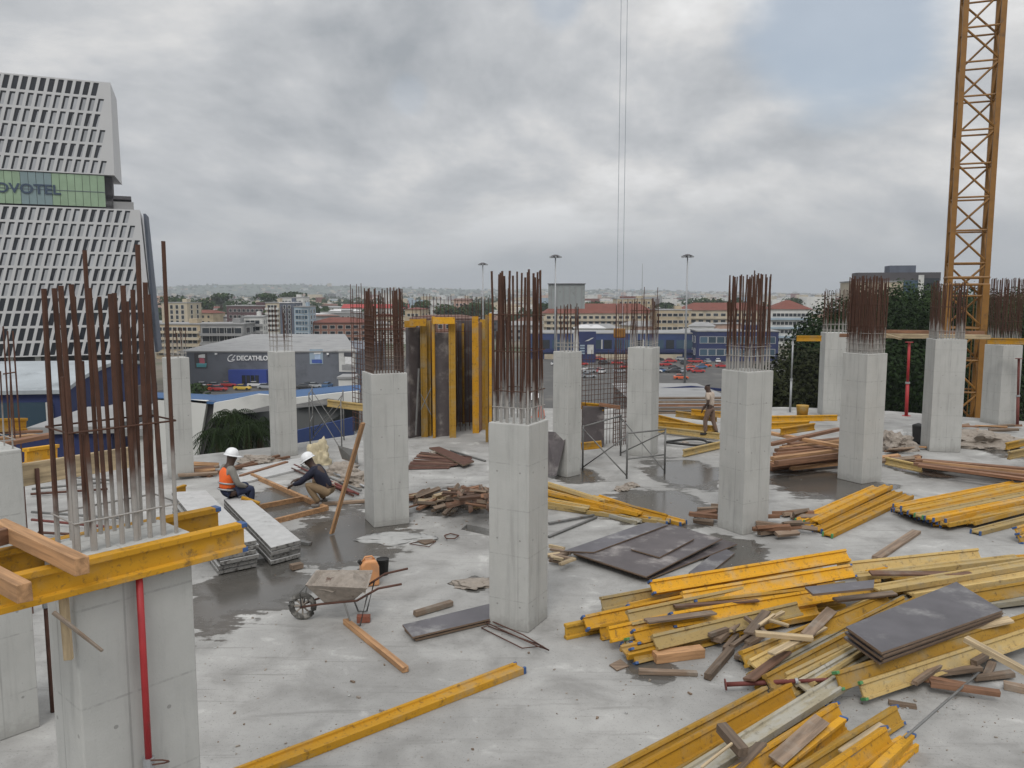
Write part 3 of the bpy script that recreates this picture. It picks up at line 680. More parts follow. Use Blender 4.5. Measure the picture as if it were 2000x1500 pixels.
for (a, lab) in (((1278, 1284, .06, 1372, 1272, .06, .15, .12, 'tan'), 'thick sawn timber block lying in front of the heap of beams'),
                 ((1247, 1311, .03, 1362, 1315, .03, .08, .05, 'oldwood'), 'flat grey stick lying in front of the thick timber block'),
                 ((1382, 1322, .05, 1428, 1268, .05, .09, .08, 'oldwood'), 'rough timber stub standing away from the ochre fan'),
                 ((1398, 1250, .12, 1462, 1190, .2, .14, .07, 'oldwood'), 'weathered thick plank piece leaning on the front heap'),
                 ((1475, 1237, .38, 1588, 1247, .36, .07, .06, 'palewood'), 'pale split stick lying across the ochre fan'),
                 ((1430, 1262, .1, 1500, 1215, .12, .06, .05, 'oldwood'), 'grey strip among the loose bits behind the timber stub'),
                 ((1470, 1228, .25, 1530, 1196, .3, .05, .04, 'palewood'), 'pale splintered strip on the loose bits'),
                 ((1440, 1285, .06, 1480, 1245, .06, .09, .06, 'oldwood'), 'stubby grey piece beside the green capped ochre beam'),
                 ((1455, 1205, .3, 1500, 1240, .2, .05, .05, 'oldwood'), 'narrow grey piece crossing the loose bits'),
                 ((1428, 1232, .16, 1452, 1206, .2, .09, .05, 'oldwood'), 'broken grey board end on the loose bits'),
                 ((1460, 1256, .1, 1492, 1238, .12, .1, .05, 'oldwood'), 'squarish grey chunk among the loose bits'),
                 ((1500, 1210, .3, 1540, 1222, .28, .06, .03, 'palewood'), 'short pale lath behind the split stick'),
                 ((1415, 1268, .05, 1440, 1240, .08, .06, .06, 'oldwood'), 'upright looking stub beside the weathered plank piece'),
                 ((1482, 1222, .3, 1512, 1200, .32, .04, .03, 'palewood'), 'thin splinter on top of the loose bits'),
                 ((1350, 1245, .05, 1390, 1232, .05, .08, .06, 'oldwood'), 'small dark piece half under the front heap'),
                 ((1385, 1240, .2, 1420, 1228, .2, .06, .05, 'oldwood'), 'small grey piece behind the weathered plank piece')):
    PL(*a, lab, name='timber_offcut', cat='offcut', group='loose timber bits by the front heap')
for i, (x, y, z, an, ln) in enumerate(((1330, 1205, .36, .35, 1.0), (1400, 1178, .38, .2, 1.2), (1480, 1215, .3, 1.0, .8), (1560, 1250, .3, .75, 1.3), (1600, 1215, .32, .9, 1.0), (1500, 1300, .2, .8, .9), (1562, 1444, .25, .8, 1.0), (1690, 1444, .22, .7, .8), (1440, 1500, .25, .85, 1.0), (1800, 1120, .36, .1, 1.6), (1690, 1165, .34, .3, 1.0), (1900, 1225, .42, .3, 1.2))):
    p = G(x, y, z); d_ = Vector((math.cos(an), math.sin(an), R.uniform(-.05, .05))) * ln / 2
    plank(p - d_, p + d_, R.uniform(.09, .16), .03, ('oldwood', 'darkwood', 'oldwood', 'palewood')[i % 4], 'weathered board lying loose among the yellow beams at lower right', 'board', 'timber_board', 'loose boards among the beams', roll=R.uniform(-.3, .3), j=.006)
# dark bits under the long beams at right
for i in range(9):
    x, y = R.uniform(1740, 1930), R.uniform(1290, 1345); y = min(y, 1345 - (x - 1740) * .12)
    an = R.uniform(-.5, .9)
    p = G(x, y, .06 + .05 * (i % 3)); plank(p, p + Vector((math.cos(an), math.sin(an), 0)) * R.uniform(.3, .7), .08, .06, ('oldwood', 'brown')[i % 2], 'dark timber bit lying under the long green capped beams', 'offcut', 'timber_offcut', 'dark timber bits under the long beams', j=.01)
# brown stack in which the wide dark caged column stands
ST = 'brown timbers stacked left of the column with the thick dark cage'
for i in range(22):
    lay = i // 6; k = i % 6
    x0 = 1505 + R.uniform(-5, 12) + k * 5; y0 = 918 - k * 8 - lay * 4
    z = .06 + lay * .13
    p = G(x0, y0 - 2, z); an = rad(24 + R.uniform(-5, 5)); ln = R.uniform(2.6, 3.4)
    plank(p, p + Vector((math.cos(an) * ln, math.sin(an) * ln, R.uniform(-.03, .06))), .16, .085, ('brown', 'tan', 'brown')[i % 3], 'brown timber in the loose stack left of the column with the thick dark cage', 'plank', 'timber_plank', ST, roll=R.uniform(-.15, .15))
for i, (a, lab) in enumerate((((1500, 845, .62, 1640, 872, .62), 'tan timber lying slantwise on top of the brown stack'), ((1505, 868, .66, 1640, 838, .66), 'long brown timber on the crest of the brown stack'), ((1545, 915, .12, 1640, 905, .12), 'tan timber along the near foot of the brown stack'))):
    PL(*a, .15, .08, ('tan', 'brown', 'tan')[i], lab, group=ST)
# red brown plank stack at right
for i in range(12):
    lay, k = divmod(i, 4)
    p = G(1795 + R.uniform(-8, 10) - k * 1.5, 899 + k * 3.2, .06 + lay * .12); q = G(2060, 921 + k * 7.5, .06 + lay * .12)
    plank(p, q, .14, .07, ('brown', 'tan', 'brown', 'brown')[i % 4], 'red brown plank in the long stack at the right border', 'plank', 'timber_plank', 'red brown planks stacked at the right border', roll=R.uniform(-.1, .1))
# rough heap left of the middle column
SG = 'old brown offcuts heaped left of the middle column'
hc = G(880, 982)
for i in range(84):
    if i < 22:      # low spill
        p = G(R.uniform(806, 885), R.uniform(962, 992), R.uniform(.04, .16)); an = R.uniform(.2, 1.4); ln = R.uniform(.35, .8); mk = ('oldwood', 'palewood', 'oldwood', 'brown')[i % 4]
        lab = 'short grey brown offcut spilled at the left of the heap beside the middle column'
    else:           # dense pile
        p = G(R.uniform(884, 985), R.uniform(955, 988), R.uniform(.05, .72)); an = R.choice((R.uniform(-.2, .3), R.uniform(1.2, 1.9))); ln = R.uniform(.3, .7); mk = ('brown', 'oldwood', 'brown', 'brown')[i % 4]
        lab = 'dark brown offcut piled against the back of the middle column'; mk = ('darkwood', 'darkwood', 'brown', 'oldwood')[i % 4]
    d_ = Vector((math.cos(an), math.sin(an), R.uniform(-.25, .25))) * ln / 2
    if p.z - abs(d_.z) < .03: d_.z *= .2
    plank(p - d_, p + d_, R.uniform(.05, .11), R.uniform(.04, .08), mk, lab, 'offcut', 'timber_offcut', SG, roll=R.uniform(-.6, .6), j=.012)
# scraps at the foot of the wide column
for i in range(22):
    left = i < 6
    p = G(R.uniform(1372, 1405), R.uniform(985, 1022), R.uniform(.05, .2)) if left else G(R.uniform(1500, 1580), R.uniform(1000, 1046), R.uniform(.04, .22))
    an = R.uniform(-.5, .5); d_ = Vector((math.cos(an), math.sin(an), R.uniform(-.1, .1))) * R.uniform(.15, .4)
    plank(p - d_, p + d_, R.uniform(.06, .12), R.uniform(.05, .09), ('brown', 'oldwood', 'oldwood')[i % 3], 'brown scrap at the left foot of the wide column' if left else 'brown scrap in the low pile between the wide column and the neat yellow bundle', 'offcut', 'timber_offcut', 'scraps round the wide column', j=.012, roll=R.uniform(-.5, .5))
# bits at the corner of the dark plywood sheets
for i in range(9):
    p = G(R.uniform(1078, 1110), R.uniform(1068, 1098), R.uniform(.04, .14)); an = R.uniform(-1, 1.2); d_ = Vector((math.cos(an), math.sin(an), 0)) * R.uniform(.1, .22)
    plank(p - d_, p + d_, .07, .05, ('palewood', 'oldwood')[i % 2], 'small wood bit at the left corner of the dark plywood sheets', 'offcut', 'timber_offcut', 'wood bits by the dark plywood', j=.01)
# far rubbish at right and left
for i in range(26):
    if i < 12: p = G(R.uniform(1722, 1790), R.uniform(868, 900), R.uniform(.04, .22)); lab = 'wood bit in the small rubbish heap right of the thick caged column'
    elif i < 20: p = G(R.uniform(1875, 1985), R.uniform(828, 842), R.uniform(.04, .12)); lab = 'broken board piece in front of the far right column'
    else: p = G(R.uniform(375, 408), R.uniform(905, 928), R.uniform(.04, .15)); lab = 'broken brown piece right of the half hidden column'
    an = R.uniform(-.6, .6); d_ = Vector((math.cos(an), math.sin(an), R.uniform(-.05, .1))) * R.uniform(.2, .5)
    plank(p - d_, p + d_, .12, .05, ('oldwood', 'brown', 'tan')[i % 3], lab, 'offcut', 'timber_offcut', 'scattered wood rubbish', j=.015, roll=R.uniform(-.6, .6))
# timber frame (two rails, two cross pieces)
t_ = thing('timber_framework', 'flat tan timber frame lying between the two crouching workers', 'frame', G(560, 985))
for a in ((492, 928, 638, 993), (470, 978, 533, 1019), (533, 1019, 640, 992), (505, 990, 600, 972)):
    MB().bar(G(a[0], a[1], .05), G(a[2], a[3], .05), .07, .10, 0, 0, .003).build('rail', X['tan'], t_, origin=t_.location, bevel=.004)
# ---- sheets
def sheet(pts, z, th, matk, label, name='plywood_sheet', cat='sheet', group=None, tilt=None):
    P_ = [G(x, y, z if tilt is None else tilt[i]) for i, (x, y) in enumerate(pts)]; c = sum(P_, Vector()) / 4
    lo = [p - Vector((0, 0, th)) for p in P_]
    o = MB().add(P_, [(0, 1, 2, 3)], 0).add(lo, [(3, 2, 1, 0)], 1)
    o = MB(); o.add(P_ + lo, [(0, 1, 2, 3)], 0); o.f += [[7, 6, 5, 4]] + [[i, 4 + i, 4 + (i + 1) % 4, (i + 1) % 4] for i in range(4)]; o.m += [1] * 5
    ob = o.build(name, [X[matk], X['plyedge']], origin=c)
    return tag(ob, label, cat, group)
DS = 'dark plywood sheets behind the front heap'
sheet([(1120, 1082), (1268, 1130), (1440, 1062), (1318, 1026)], .05, .02, 'darkply', 'lowest dark plywood sheet lying flat, its right edge jutting out', group=DS)
sheet([(1115, 1078), (1262, 1126), (1410, 1052), (1285, 1020)], .14, .021, 'darkply', 'large dark plywood sheet with a smaller panel on it', group=DS)
sheet([(1100, 1076), (1160, 1078), (1305, 1024), (1262, 1020)], .17, .02, 'greyply', 'long dusty strip of plywood along the back of the dark sheets', group=DS)
sheet([(1232, 1072), (1288, 1088), (1356, 1052), (1300, 1034)], .175, .021, 'darkply', 'small dark panel lying on the large plywood sheet', 'plywood_offcut', 'panel', DS)
sheet([(1345, 1118), (1372, 1130), (1435, 1080), (1410, 1068)], .03, .02, 'greyply', 'narrow board under the right edge of the dark plywood', group=DS)
SP = 'grey panels stacked on the beams at right'
for i in range(5):
    dx = (-4, 3, -2, 4, 0)[i]; z = .42 + .045 * i
    sheet([(1652 + dx, 1222 + 22 - i * 5), (1722 + dx, 1290 + 4 - i * 5), (1958 + dx * .5, 1196 + 12 - i * 4), (1868 + dx, 1140 + 16 - i * 5)], z, .028, 'greyply', ('lowest', 'second lowest', 'middle', 'second from top', 'topmost')[i] + ' grey panel in the stack lying on the weathered beams', 'shutter_sheet', 'panel', SP)
sheet([(1572, 1146), (1588, 1160), (1706, 1148), (1708, 1132)], .58, .03, 'greyply', 'narrow blue grey panel lying on the front heap of beams', 'shutter_sheet', 'panel')
sheet([(786, 1220), (806, 1244), (1000, 1198), (985, 1172)], .09, .025, 'greyply', 'grimed shutter board lying at the left foot of the middle column', 'shutter_board', 'board')
sheet([(790, 1228), (812, 1248), (1004, 1202), (990, 1182)], .045, .03, 'darkply', 'dark board under the grimed shutter board', 'shutter_board', 'board')
for i in range(22):                               # bundle of rusty flats fanned out on the floor
    v_ = i / 21; p = G(792 + v_ * 30, 916 - v_ * 34 + R.uniform(-2, 2), .03 + .05 * math.sin(math.pi * v_)); q = G(872 + v_ * 50 + R.uniform(-8, 8), 914 - v_ * 20 + R.uniform(-2, 2), .03 + .03 * math.sin(math.pi * v_))
    plank(p, q, .085, .02, ('rust', 'darkwood', 'rust')[i % 3], 'rusty flat bar in the fanned bundle right of the column with the leaning board', 'flat bar', 'steel_flat_bar', 'rusty flat bars on the floor', roll=R.uniform(-.3, .3))
sheet([(838, 874), (905, 908), (926, 900), (858, 872)], .12, .04, 'rust', 'narrow rusty strip of steel behind the rusty sheet', 'rusty_sheet', 'sheet')
sheet([(1190, 1298), (1205, 1309), (1228, 1300), (1212, 1287)], .02, .015, 'oldwood', 'small square scrap lying on the slab in front of the yellow heap', 'plywood_scrap', 'scrap')
sheet([(815, 1056), (830, 1062), (852, 1056), (836, 1050)], .03, .02, 'oldwood', 'small board scrap on the slab left of the floor opening', 'plywood_scrap', 'scrap')
sheet([(660, 870), (668, 895), (700, 905), (698, 880)], .0, .02, 'steel', 'bent grey metal sheet lying left of the column with the leaning board', 'metal_sheet', 'sheet', tilt=(.45, .12, .1, .4))
# leaning dark board by column behind the middle one
a, b_, c_, d_ = G(1072, 935, .02), G(1080, 945, .02), None, None
p0 = G(1066, 930, .02); p1 = G(1086, 936, .02); q0 = D(1068, 843, p0.y + .35); q1 = D(1108, 845, p1.y + .35); p1 = D(1086, 930, p1.y)
bo = MB(); n_ = Vector((0, .04, 0)); bo.add([p0, p1, q1, q0] + [v + n_ for v in (p0, p1, q1, q0)], [(0, 1, 2, 3), (7, 6, 5, 4), (0, 4, 5, 1), (1, 5, 6, 2), (2, 6, 7, 3), (3, 7, 4, 0)])
tag(bo.build('shutter_board', X['darkply'], origin=p0), 'dark board propped against the column behind the middle one', 'board')
# ---- grey board stacks at left
GS = 'cement caked boards in the two stacks by the sitting worker'
def stack(l0, r0, l1, r1, n, hz, names, dirz=.0):
    A, B_, C_, D_ = G(*l0), G(*r0), G(*r1), G(*l1)
    for i in range(n):
        z0 = .02 + i * hz; jx = R.uniform(-.03, .03); jy = R.uniform(-.03, .03); off = Vector((jx, jy, 0))
        P_ = [v + off + Vector((0, 0, z0)) for v in (A, B_, C_, D_)]; c = sum(P_, Vector()) / 4
        m_ = MB(); U = [p + Vector((0, 0, hz * .86)) for p in P_]
        m_.add(P_ + U, [(4, 5, 6, 7)], 0); m_.f += [[3, 2, 1, 0]] + [[k, (k + 1) % 4, 4 + (k + 1) % 4, 4 + k] for k in range(4)]; m_.m += [1] * 5
        tag(m_.build('shutter_board', [X['board'], X['boardside']], origin=c, bevel=.008), names(i), 'board', GS)
stack((428, 1126), (504, 1110), (338, 1006), (405, 1002), 6, .078, lambda i: ('lowest', 'second lowest', 'third lowest', 'third from top', 'second from top', 'topmost')[i] + ' grey board in the taller stack under the yellow beam ends')
stack((530, 1106), (588, 1090), (438, 1004), (478, 994), 4, .078, lambda i: ('lowest', 'second lowest', 'third lowest', 'topmost')[i] + ' grey board in the lower stack right of the yellow beam ends')
# whitish boards on the floor behind the sitting worker
for i in range(5):
    p = G(455 + i * 6, 945 - i * 7, .03); q = G(580 + i * 12, 915 - i * 6, .03)
    plank(p, q, .3, .05, 'board', 'dusty grey board lying behind the sitting worker, number %d counted from the frame' % (i + 1) if False else ('dusty grey board nearest the timber frame', 'dusty grey board second from the timber frame', 'dusty grey board in the middle of the row behind the frame', 'dusty grey board fourth from the timber frame', 'dusty grey board furthest from the timber frame')[i], 'board', 'shutter_board', 'dusty boards behind the sitting worker')
for i, (a, mk, lab) in enumerate((((395, 928, .06, 565, 892, .06), 'brown', 'long brown timber on the slab behind the sitting worker'), ((470, 930, .06, 560, 903, .06), 'brown', 'dark timber lying right of the white helmet'), ((450, 915, .08, 545, 890, .08), 'brown', 'brown timber lying nearest the slim column'), ((620, 985, .04, 720, 978, .04), 'oldwood', 'dark strip lying at the left foot of the column with the leaning board'))):
    PL(*a, .1, .06, mk, lab)
PL(568, 1108, .06, 590, 1103, .06, .12, .08, 'oldwood', 'short block lying at the end of the lower grey stack', name='timber_block', cat='block')
PL(585, 1058, .03, 606, 1062, .03, .1, .05, 'steel', 'small dark lump beside the lower grey board stack', name='timber_block', cat='block')
# pipes and bars, left rear
for i, (a, mk, lab) in enumerate((
    ((570, 915, .05, 690, 968, .05), 'rust', 'rusty pipe behind the crouching worker, furthest left'), ((590, 910, .1, 705, 958, .1), 'steel', 'grey pipe lying over the rusty ones behind the crouching worker'),
    ((575, 908, .05, 700, 965, .05), 'redbrown', 'red pipe among the bars behind the crouching worker'), ((610, 905, .06, 712, 950, .06), 'galv', 'pale pipe furthest right behind the crouching worker'),
    ((600, 930, .12, 690, 962, .12), 'redbrown', 'short red prop tube behind the crouching worker'), ((1072, 1022, .04, 1160, 1006, .04), 'steel', 'grey tube lying right of the middle column'),
    ((1072, 1048, .03, 1165, 1010, .03), 'steel', 'dark tube in front of the grey one right of the middle column'), ((880, 880, .03, 948, 900, .03), 'steel', 'dark bar lying left of the middle column rear'),
    ((62, 925, .1, 215, 938, .1), 'steel', 'grey pipe lying behind the foreground bars, furthest back'), ((62, 955, .1, 200, 942, .1), 'steel', 'dark pipe lying behind the foreground bars'), ((60, 965, .06, 210, 955, .06), 'rust', 'rusty pipe lying behind the foreground bars'),
    ((62, 1015, .1, 220, 1030, .1), 'redbrown', 'red brown pipe lying between the foreground column and the grey boards'), ((62, 1000, .1, 240, 1012, .1), 'steel', 'grey pipe beside the red brown one behind the foreground bars'), ((75, 1040, .08, 230, 1048, .08), 'rust', 'nearest rusty pipe behind the foreground bars'),
    ((1768, 1440, .3, 1925, 1302, .05), 'steel', 'thin iron rod standing out of the yellow beams at lower right'))):
    p, q = G(*a[:3]), G(*a[3:]); c = (p + q) / 2
    tag(MB().path([p, c, q], .027 if i < 14 else .014, 8).build('steel_pipe' if i < 14 else 'iron_rod', X[mk], origin=c, smooth=True), lab, 'pipe' if i < 14 else 'rod')
# red props
def prop(foot, top, label, matk='redprop', r=.03, plate=True, ring=True, loopz=None, split=.45):
    foot, top = Vector(foot), Vector(top); d = top - foot
    t_ = thing('steel_prop', label, 'prop', foot, 0, 'adjustable steel props')
    MB().path([foot, foot + d * split], r, 10).build('outer_tube', X[matk], t_, origin=foot, smooth=True)
    MB().path([foot + d * split, top], r * .78, 10).build('inner_tube', X[matk], t_, origin=foot, smooth=True)
    if ring: MB().path([foot + d * (split - .012), foot + d * (split + .012)], r * 1.35, 10).build('collar', X['galv'], t_, origin=foot)
    if plate:
        ax = d.normalized()
        MB().path([foot, foot + ax * .012], r * 2.6, 8).build('base_plate', X[matk], t_, origin=foot)
        MB().path([top - ax * .012, top], r * 2.4, 8).build('head_plate', X[matk], t_, origin=foot)
    if loopz is not None:
        c = foot + d * loopz
        MB().path([c + Vector(v) for v in ((.0, -.02, 0), (.10, -.03, .008), (.135, -.02, -.004), (.13, 0, -.02), (.1, .0, -.03), (.03, -.02, -.03))], .005, 6).build('pin', X['rust'], t_, origin=foot)
    return t_
top = G(274, 1140, HA - .25); 
top = f0 + ux * (G(277, 1130, HA - .2) - f0).dot(ux); top.z = HA - .2
prop((top.x, top.y, 0), (top.x, top.y, top.z), 'bright red prop standing against the foreground column under the yellow beam', r=.027, plate=False, loopz=.56, split=.55)
f = G(104, 1390); prop(f, D(72, 915, f.y), 'rusty dark prop standing in front of the grey column at the left border', 'rust', r=.028, plate=False)
f = G(1770, 812); prop(f, D(1776, 668, f.y), 'red prop under the timber walkway between two right hand columns', 'redprop', r=.06)
f = G(1987, 832); prop(f, D(1990, 700, f.y), 'dull red prop at the right border beside the last column', 'redbrown', r=.05)
f = G(1543, 805); prop(f, D(1549, 662, f.y), 'thin pale grey prop carrying the yellow beam at the slab edge', 'galv', r=.04)
p, q = G(1416, 1337, .1), G(1650, 1326, .22); prop(p, q, 'red brown prop lying on the beams with its round foot plate to the left', 'redbrown', r=.026, split=.6)
# timber walkway between right hand columns
pw, qw = D(1735, 656, 24.5), D(1925, 658, 26.5)
plank(pw, qw, .35, .14, 'palewood', 'pale thick timber spanning between the right hand columns', 'timber', 'walkway_timber')
plank(pw + Vector((0, .3, .12)), qw + Vector((0, .3, .12)), .3, .1, 'brown', 'dark brown timber on top of the pale spanning timber', 'timber', 'walkway_timber')
plank(D(1725, 652, 24.3), D(1760, 662, 23.9), .12, .06, 'palewood', 'short pale board jutting left from the spanning timbers', 'board', 'walkway_timber')
plank(D(1640, 655, 28.6), D(1665, 655, 28.4), .2, .12, 'brown', 'brown timber end between the two far columns', 'timber', 'walkway_timber')
# black hose coil
c = G(1340, 865, .05); tag(MB().path([c + Vector((math.cos(a) * .62, math.sin(a) * .42, .02 + .03 * math.sin(a * 2))) for a in [i * 2 * math.pi / 28 for i in range(29)]] + [c + Vector((.9, -.15, .02)), c + Vector((1.4, .05, .0))], .035, 8).build('hose', X['rubber'], origin=c, smooth=True), 'black hose coil on the slab between trestle and wide column', 'hose')
# stirrups on the floor
def ring(px, z, r, label):
    P_ = [G(x, y, z + i * .004) for i, (x, y) in enumerate(px)]; c = sum(P_, Vector()) / len(P_)
    tag(MB().path(P_, r, 6, True).build('steel_stirrup', X['rust'], origin=c, smooth=True), label, 'stirrup', 'loose steel stirrups')
ring([(940, 1226), (952, 1222), (1060, 1262), (1020, 1266)], .02, .008, 'thin rectangular steel stirrup on the floor in front of the middle column')
ring([(950, 1216), (960, 1213), (1022, 1240), (1072, 1270), (1050, 1262)], .05, .009, 'bent steel stirrup leaning over the rectangular one by the middle column')
ring([(800, 1062), (822, 1056), (850, 1058), (838, 1068)], .02, .008, 'loose steel stirrup lying left of the floor opening')
ring([(868, 1046), (880, 1042), (896, 1046), (888, 1052), (872, 1052)], .03, .012, 'small crumpled steel ring beside the floor opening')
# rebar meshes standing
def mesh_panel(p0, p1, zt, nx, zs, r, label, name='rebar_mesh'):
    p0, p1 = Vector(p0), Vector(p1); t_ = thing(name, label, 'rebar mesh', p0)
    for i in range(nx):
        p = p0.lerp(p1, i / (nx - 1)); o_ = Vector((R.uniform(-.03, .03), R.uniform(-.03, .03), 0))
        MB().path([p, p + o_ + Vector((0, 0, zt + R.uniform(-.12, .1)))], r, 5).build('vertical_bar', X['rust'], t_, origin=p0)
    for z in zs:
        MB().path([p0 + Vector((0, -.02, z)), p1 + Vector((0, -.02, z + R.uniform(-.02, .02)))], r * .9, 5).build('crossbar', X['rust'], t_, origin=p0)
    return t_
g0 = G(1136, 872); g1 = G(1226, 862)
mesh_panel(g0, g1, 2.75, 16, [.15 * i for i in range(3, 18)], .008, 'rusty rebar mesh standing between the two columns behind the trestle')
g0 = G(1198, 872); g1 = G(1222, 868)
mesh_panel(g0, g1, 4.2, 7, [.12 * i for i in range(1, 22)], .010, 'tall narrow rebar mesh close to the left side of the trestle column')
g0 = G(690, 842); g1 = G(712, 850)
mesh_panel(g0, g1, 4.7, 5, [.16 * i for i in range(2, 27)], .012, 'tall dark rebar ladder just left of the column with the leaning board')
g0 = G(22, 1100, -.1); g0 = Vector((D(18, 880, 11).x, 11, .0)); g1 = Vector((D(34, 880, 11).x, 11.1, 0))
mesh_panel(g0, g1, 4.05, 3, [2.2, 3.4], .011, 'three thin bars standing behind the grey column at the left border')
g0 = G(862, 846); g1 = G(936, 838)
mesh_panel(g0, g1, .9, 9, [.3], .010, 'low row of starter bars in the opening of the dark shutter')
# trestle frames
def trestle(pts, h, label, r=.024):
    a, b_, c_, d_ = [Vector(p) for p in pts]; t_ = thing('steel_trestle', label, 'trestle', a); U = Vector((0, 0, h))
    for p in (a, b_, c_, d_): MB().path([p, p + U], r, 8).build('leg', X['steel'], t_, origin=a, smooth=True)
    for p, q in ((a, b_), (c_, d_)): MB().path([p + U * .97, q + U * .97], r * .9, 8).build('top_bar', X['steel'], t_, origin=a, smooth=True)
    for p, q in ((b_, c_), (a, d_)):
        for z0, z1 in ((.92, .06), (.06, .92)): MB().path([p + U * z0, q + U * z1], r * .7, 6).build('brace', X['steel'], t_, origin=a, smooth=True)
    MB().path([a + U * .42, b_ + U * .42], r * .8, 8).build('rung', X['steel'], t_, origin=a, smooth=True)
trestle((G(1224, 935), G(1298, 925), G(1212, 890), G(1138, 918)), 1.15, 'grey steel trestle frame with crossed braces between the two middle columns')
trestle((G(606, 868), G(612, 852), G(672, 860), G(668, 888)), 1.55, 'thin grey scaffold frame standing left of the column with the leaning board', r=.018)
# dark box shutter behind middle
c = G(1158, 872); t_ = thing('column_shutter', 'dark box shutter with a yellow rail behind the trestle', 'shutter', c)
MB().box(c + Vector((0, .1, .62)), (.62, .5, 1.15)).build('side_panel', X['darkply'], t_, origin=c, bevel=.01)
MB().bar(c + Vector((.15, -.25, 1.28)), c + Vector((.75, -.2, 1.18)), .08, .1).build('rail', X['brown'], t_, origin=c)
# core formwork
c = G(875, 848); c.z = 0; t_ = thing('wall_formwork', 'tall dark wall formwork with vertical yellow beams behind the middle column', 'formwork', c)
def fpanel(x0, x1, ytop, Y0, Y1, mk, name='panel', th=.12):
    p, q = D(x0, 800, Y0), D(x1, 800, Y1); p.z = q.z = 0; zt = D(x0, ytop, Y0).z
    MB().bar(p + Vector((0, 0, zt / 2)), q + Vector((0, 0, zt / 2)), th, zt).build(name, X[mk], t_, origin=c)
fpanel(797, 832, 640, 25.0, 25.6, 'darkply'); fpanel(832, 850, 628, 25.6, 27.4, 'brown'); fpanel(850, 886, 650, 25.3, 25.5, 'darkply')
fpanel(886, 962, 626, 28.2, 28.0, 'darkply'); fpanel(932, 950, 630, 26.0, 27.8, 'brown'); fpanel(884, 890, 635, 25.5, 27.9, 'brown')
for x, yt, Y, mk in ((829, 622, 25.2, 'ochre'), (836, 626, 25.4, 'ochre'), (944, 624, 26.6, 'ochre'), (905, 632, 27.9, 'ochre'), (848, 618, 25.1, 'yellow'), (884, 622, 25.1, 'ochre'), (929, 618, 25.9, 'yellow'), (958, 612, 24.2, 'yellow'), (951, 615, 24.4, 'ochre')):
    p = D(x, 800, Y); p.z = 0; q = p.copy(); q.z = D(x, yt, Y).z
    MB().prof(HP, p, q, Q if x in (829, 884, 929, 836, 944) else 0).build('vertical_beam', X[mk], t_, origin=c)
for (x0, x1, y, Y) in ((800, 832, 630, 24.95), (846, 888, 626, 24.9), (790, 812, 633, 25.3)):
    p, q = D(x0, y, Y), D(x1, y, Y); MB().bar(p, q, .1, .2).build('top_rail', X['yellow'], t_, origin=c)
for (x0, y0, x1, y1) in ((822, 770, 842, 810), (842, 758, 822, 800)):
    MB().path([D(x0, y0, 24.9), D(x1, y1, 24.85)], .015, 6).build('brace', X['steel'], t_, origin=c)
MB().path([D(812, 850, 24.85), D(818, 720, 24.85)], .03, 6).build('push_pull_prop', X['steel'], t_, origin=c)
g0 = G(800, 852); g1 = G(960, 843)
mesh_panel(g0 + Vector((0, 1.2, 0)), g1 + Vector((0, 1.4, 0)), 4.35, 24, [3.2, 3.7], .010, 'long row of thin bars rising behind the dark wall formwork')
# low wall with planks past the slab edge, right middle
for i in range(5):
    p, q = D(1275, 778 + i * 7, 30.6 - i * .1), D(1460, 777 + i * 7, 30.6 - i * .1)
    plank(p, q, .3, .07, ('oldwood', 'oldwood', 'brown')[i % 3], ('topmost', 'second', 'middle', 'fourth', 'lowest')[i] + ' grey board in the tall stack behind the far yellow heap', 'board', 'stacked_board', 'boards stacked at the far slab edge')
p = D(1285, 805, 30.4)
# buckets, bags, lumps
c = G(1566, 832, 0); t_ = tag(MB().lathe([(.17, 0), (.2, .36), (.21, .40), (.2, .41), (.18, .38)], 14, c + Vector((0, 0, .3))).build('bucket', X['ochre'], origin=c, smooth=True), 'yellow bucket on the timber between the wide and the far column', 'bucket')
c = G(1795, 868, 0); tag(MB().bar(c + Vector((-.1, 0, .3)), c + Vector((.1, .1, .3)), .3, .6, .1, 0, .05).build('black_sack', X['rubber'], origin=c, bevel=.04), 'black sack leaning on the column in front of the crane', 'sack')
def lump(c, s, mk, label, name, cat, seed=0):
    bm = bmesh.new(); bmesh.ops.create_icosphere(bm, subdivisions=4, radius=1)
    for v in bm.verts:
        n_ = noise.noise(v.co * 1.3 + Vector((seed, 0, 0))) * .55 + noise.noise(v.co * 3.1 + Vector((0, seed, 0))) * .38 + noise.noise(v.co * 8 + Vector((0, 0, seed))) * .16
        v.co *= 1 + n_; v.co = Vector((v.co.x * s[0], v.co.y * s[1], max(-.25, v.co.z) * s[2] + s[2] * .25))
    me = bpy.data.meshes.new(name); bm.to_mesh(me); bm.free(); me.materials.append(X[mk])
    for p in me.polygons: p.use_smooth = name not in ('rubble_mound', 'mortar_mound', 'mortar_clod')
    o = bpy.data.objects.new(name, me); C.objects.link(o); o.location = c
    return tag(o, label, cat)
lump(G(624, 906), (.30, .24, .5), 'cloth', 'crumpled pale yellow cloth heap behind the crouching worker', 'cloth_heap', 'cloth', 3)
lump(G(665, 925), (.40, .3, .2), 'mortar', 'grey dusty lump of sacks behind the leaning board', 'cement_sack', 'sack', 8)
lump(G(700, 945), (.5, .35, .22), 'mortar', 'low mound of dried mortar at the column with the leaning board', 'mortar_mound', 'mound', 5)
lump(G(505, 905), (.5, .3, .16), 'mortar', 'low brown mound of rubble near the slim column', 'rubble_mound', 'mound', 6)
lump(G(1745, 878), (.5, .4, .4), 'mortar', 'small rubble heap right of the column with the thick cage', 'rubble_mound', 'mound', 9)
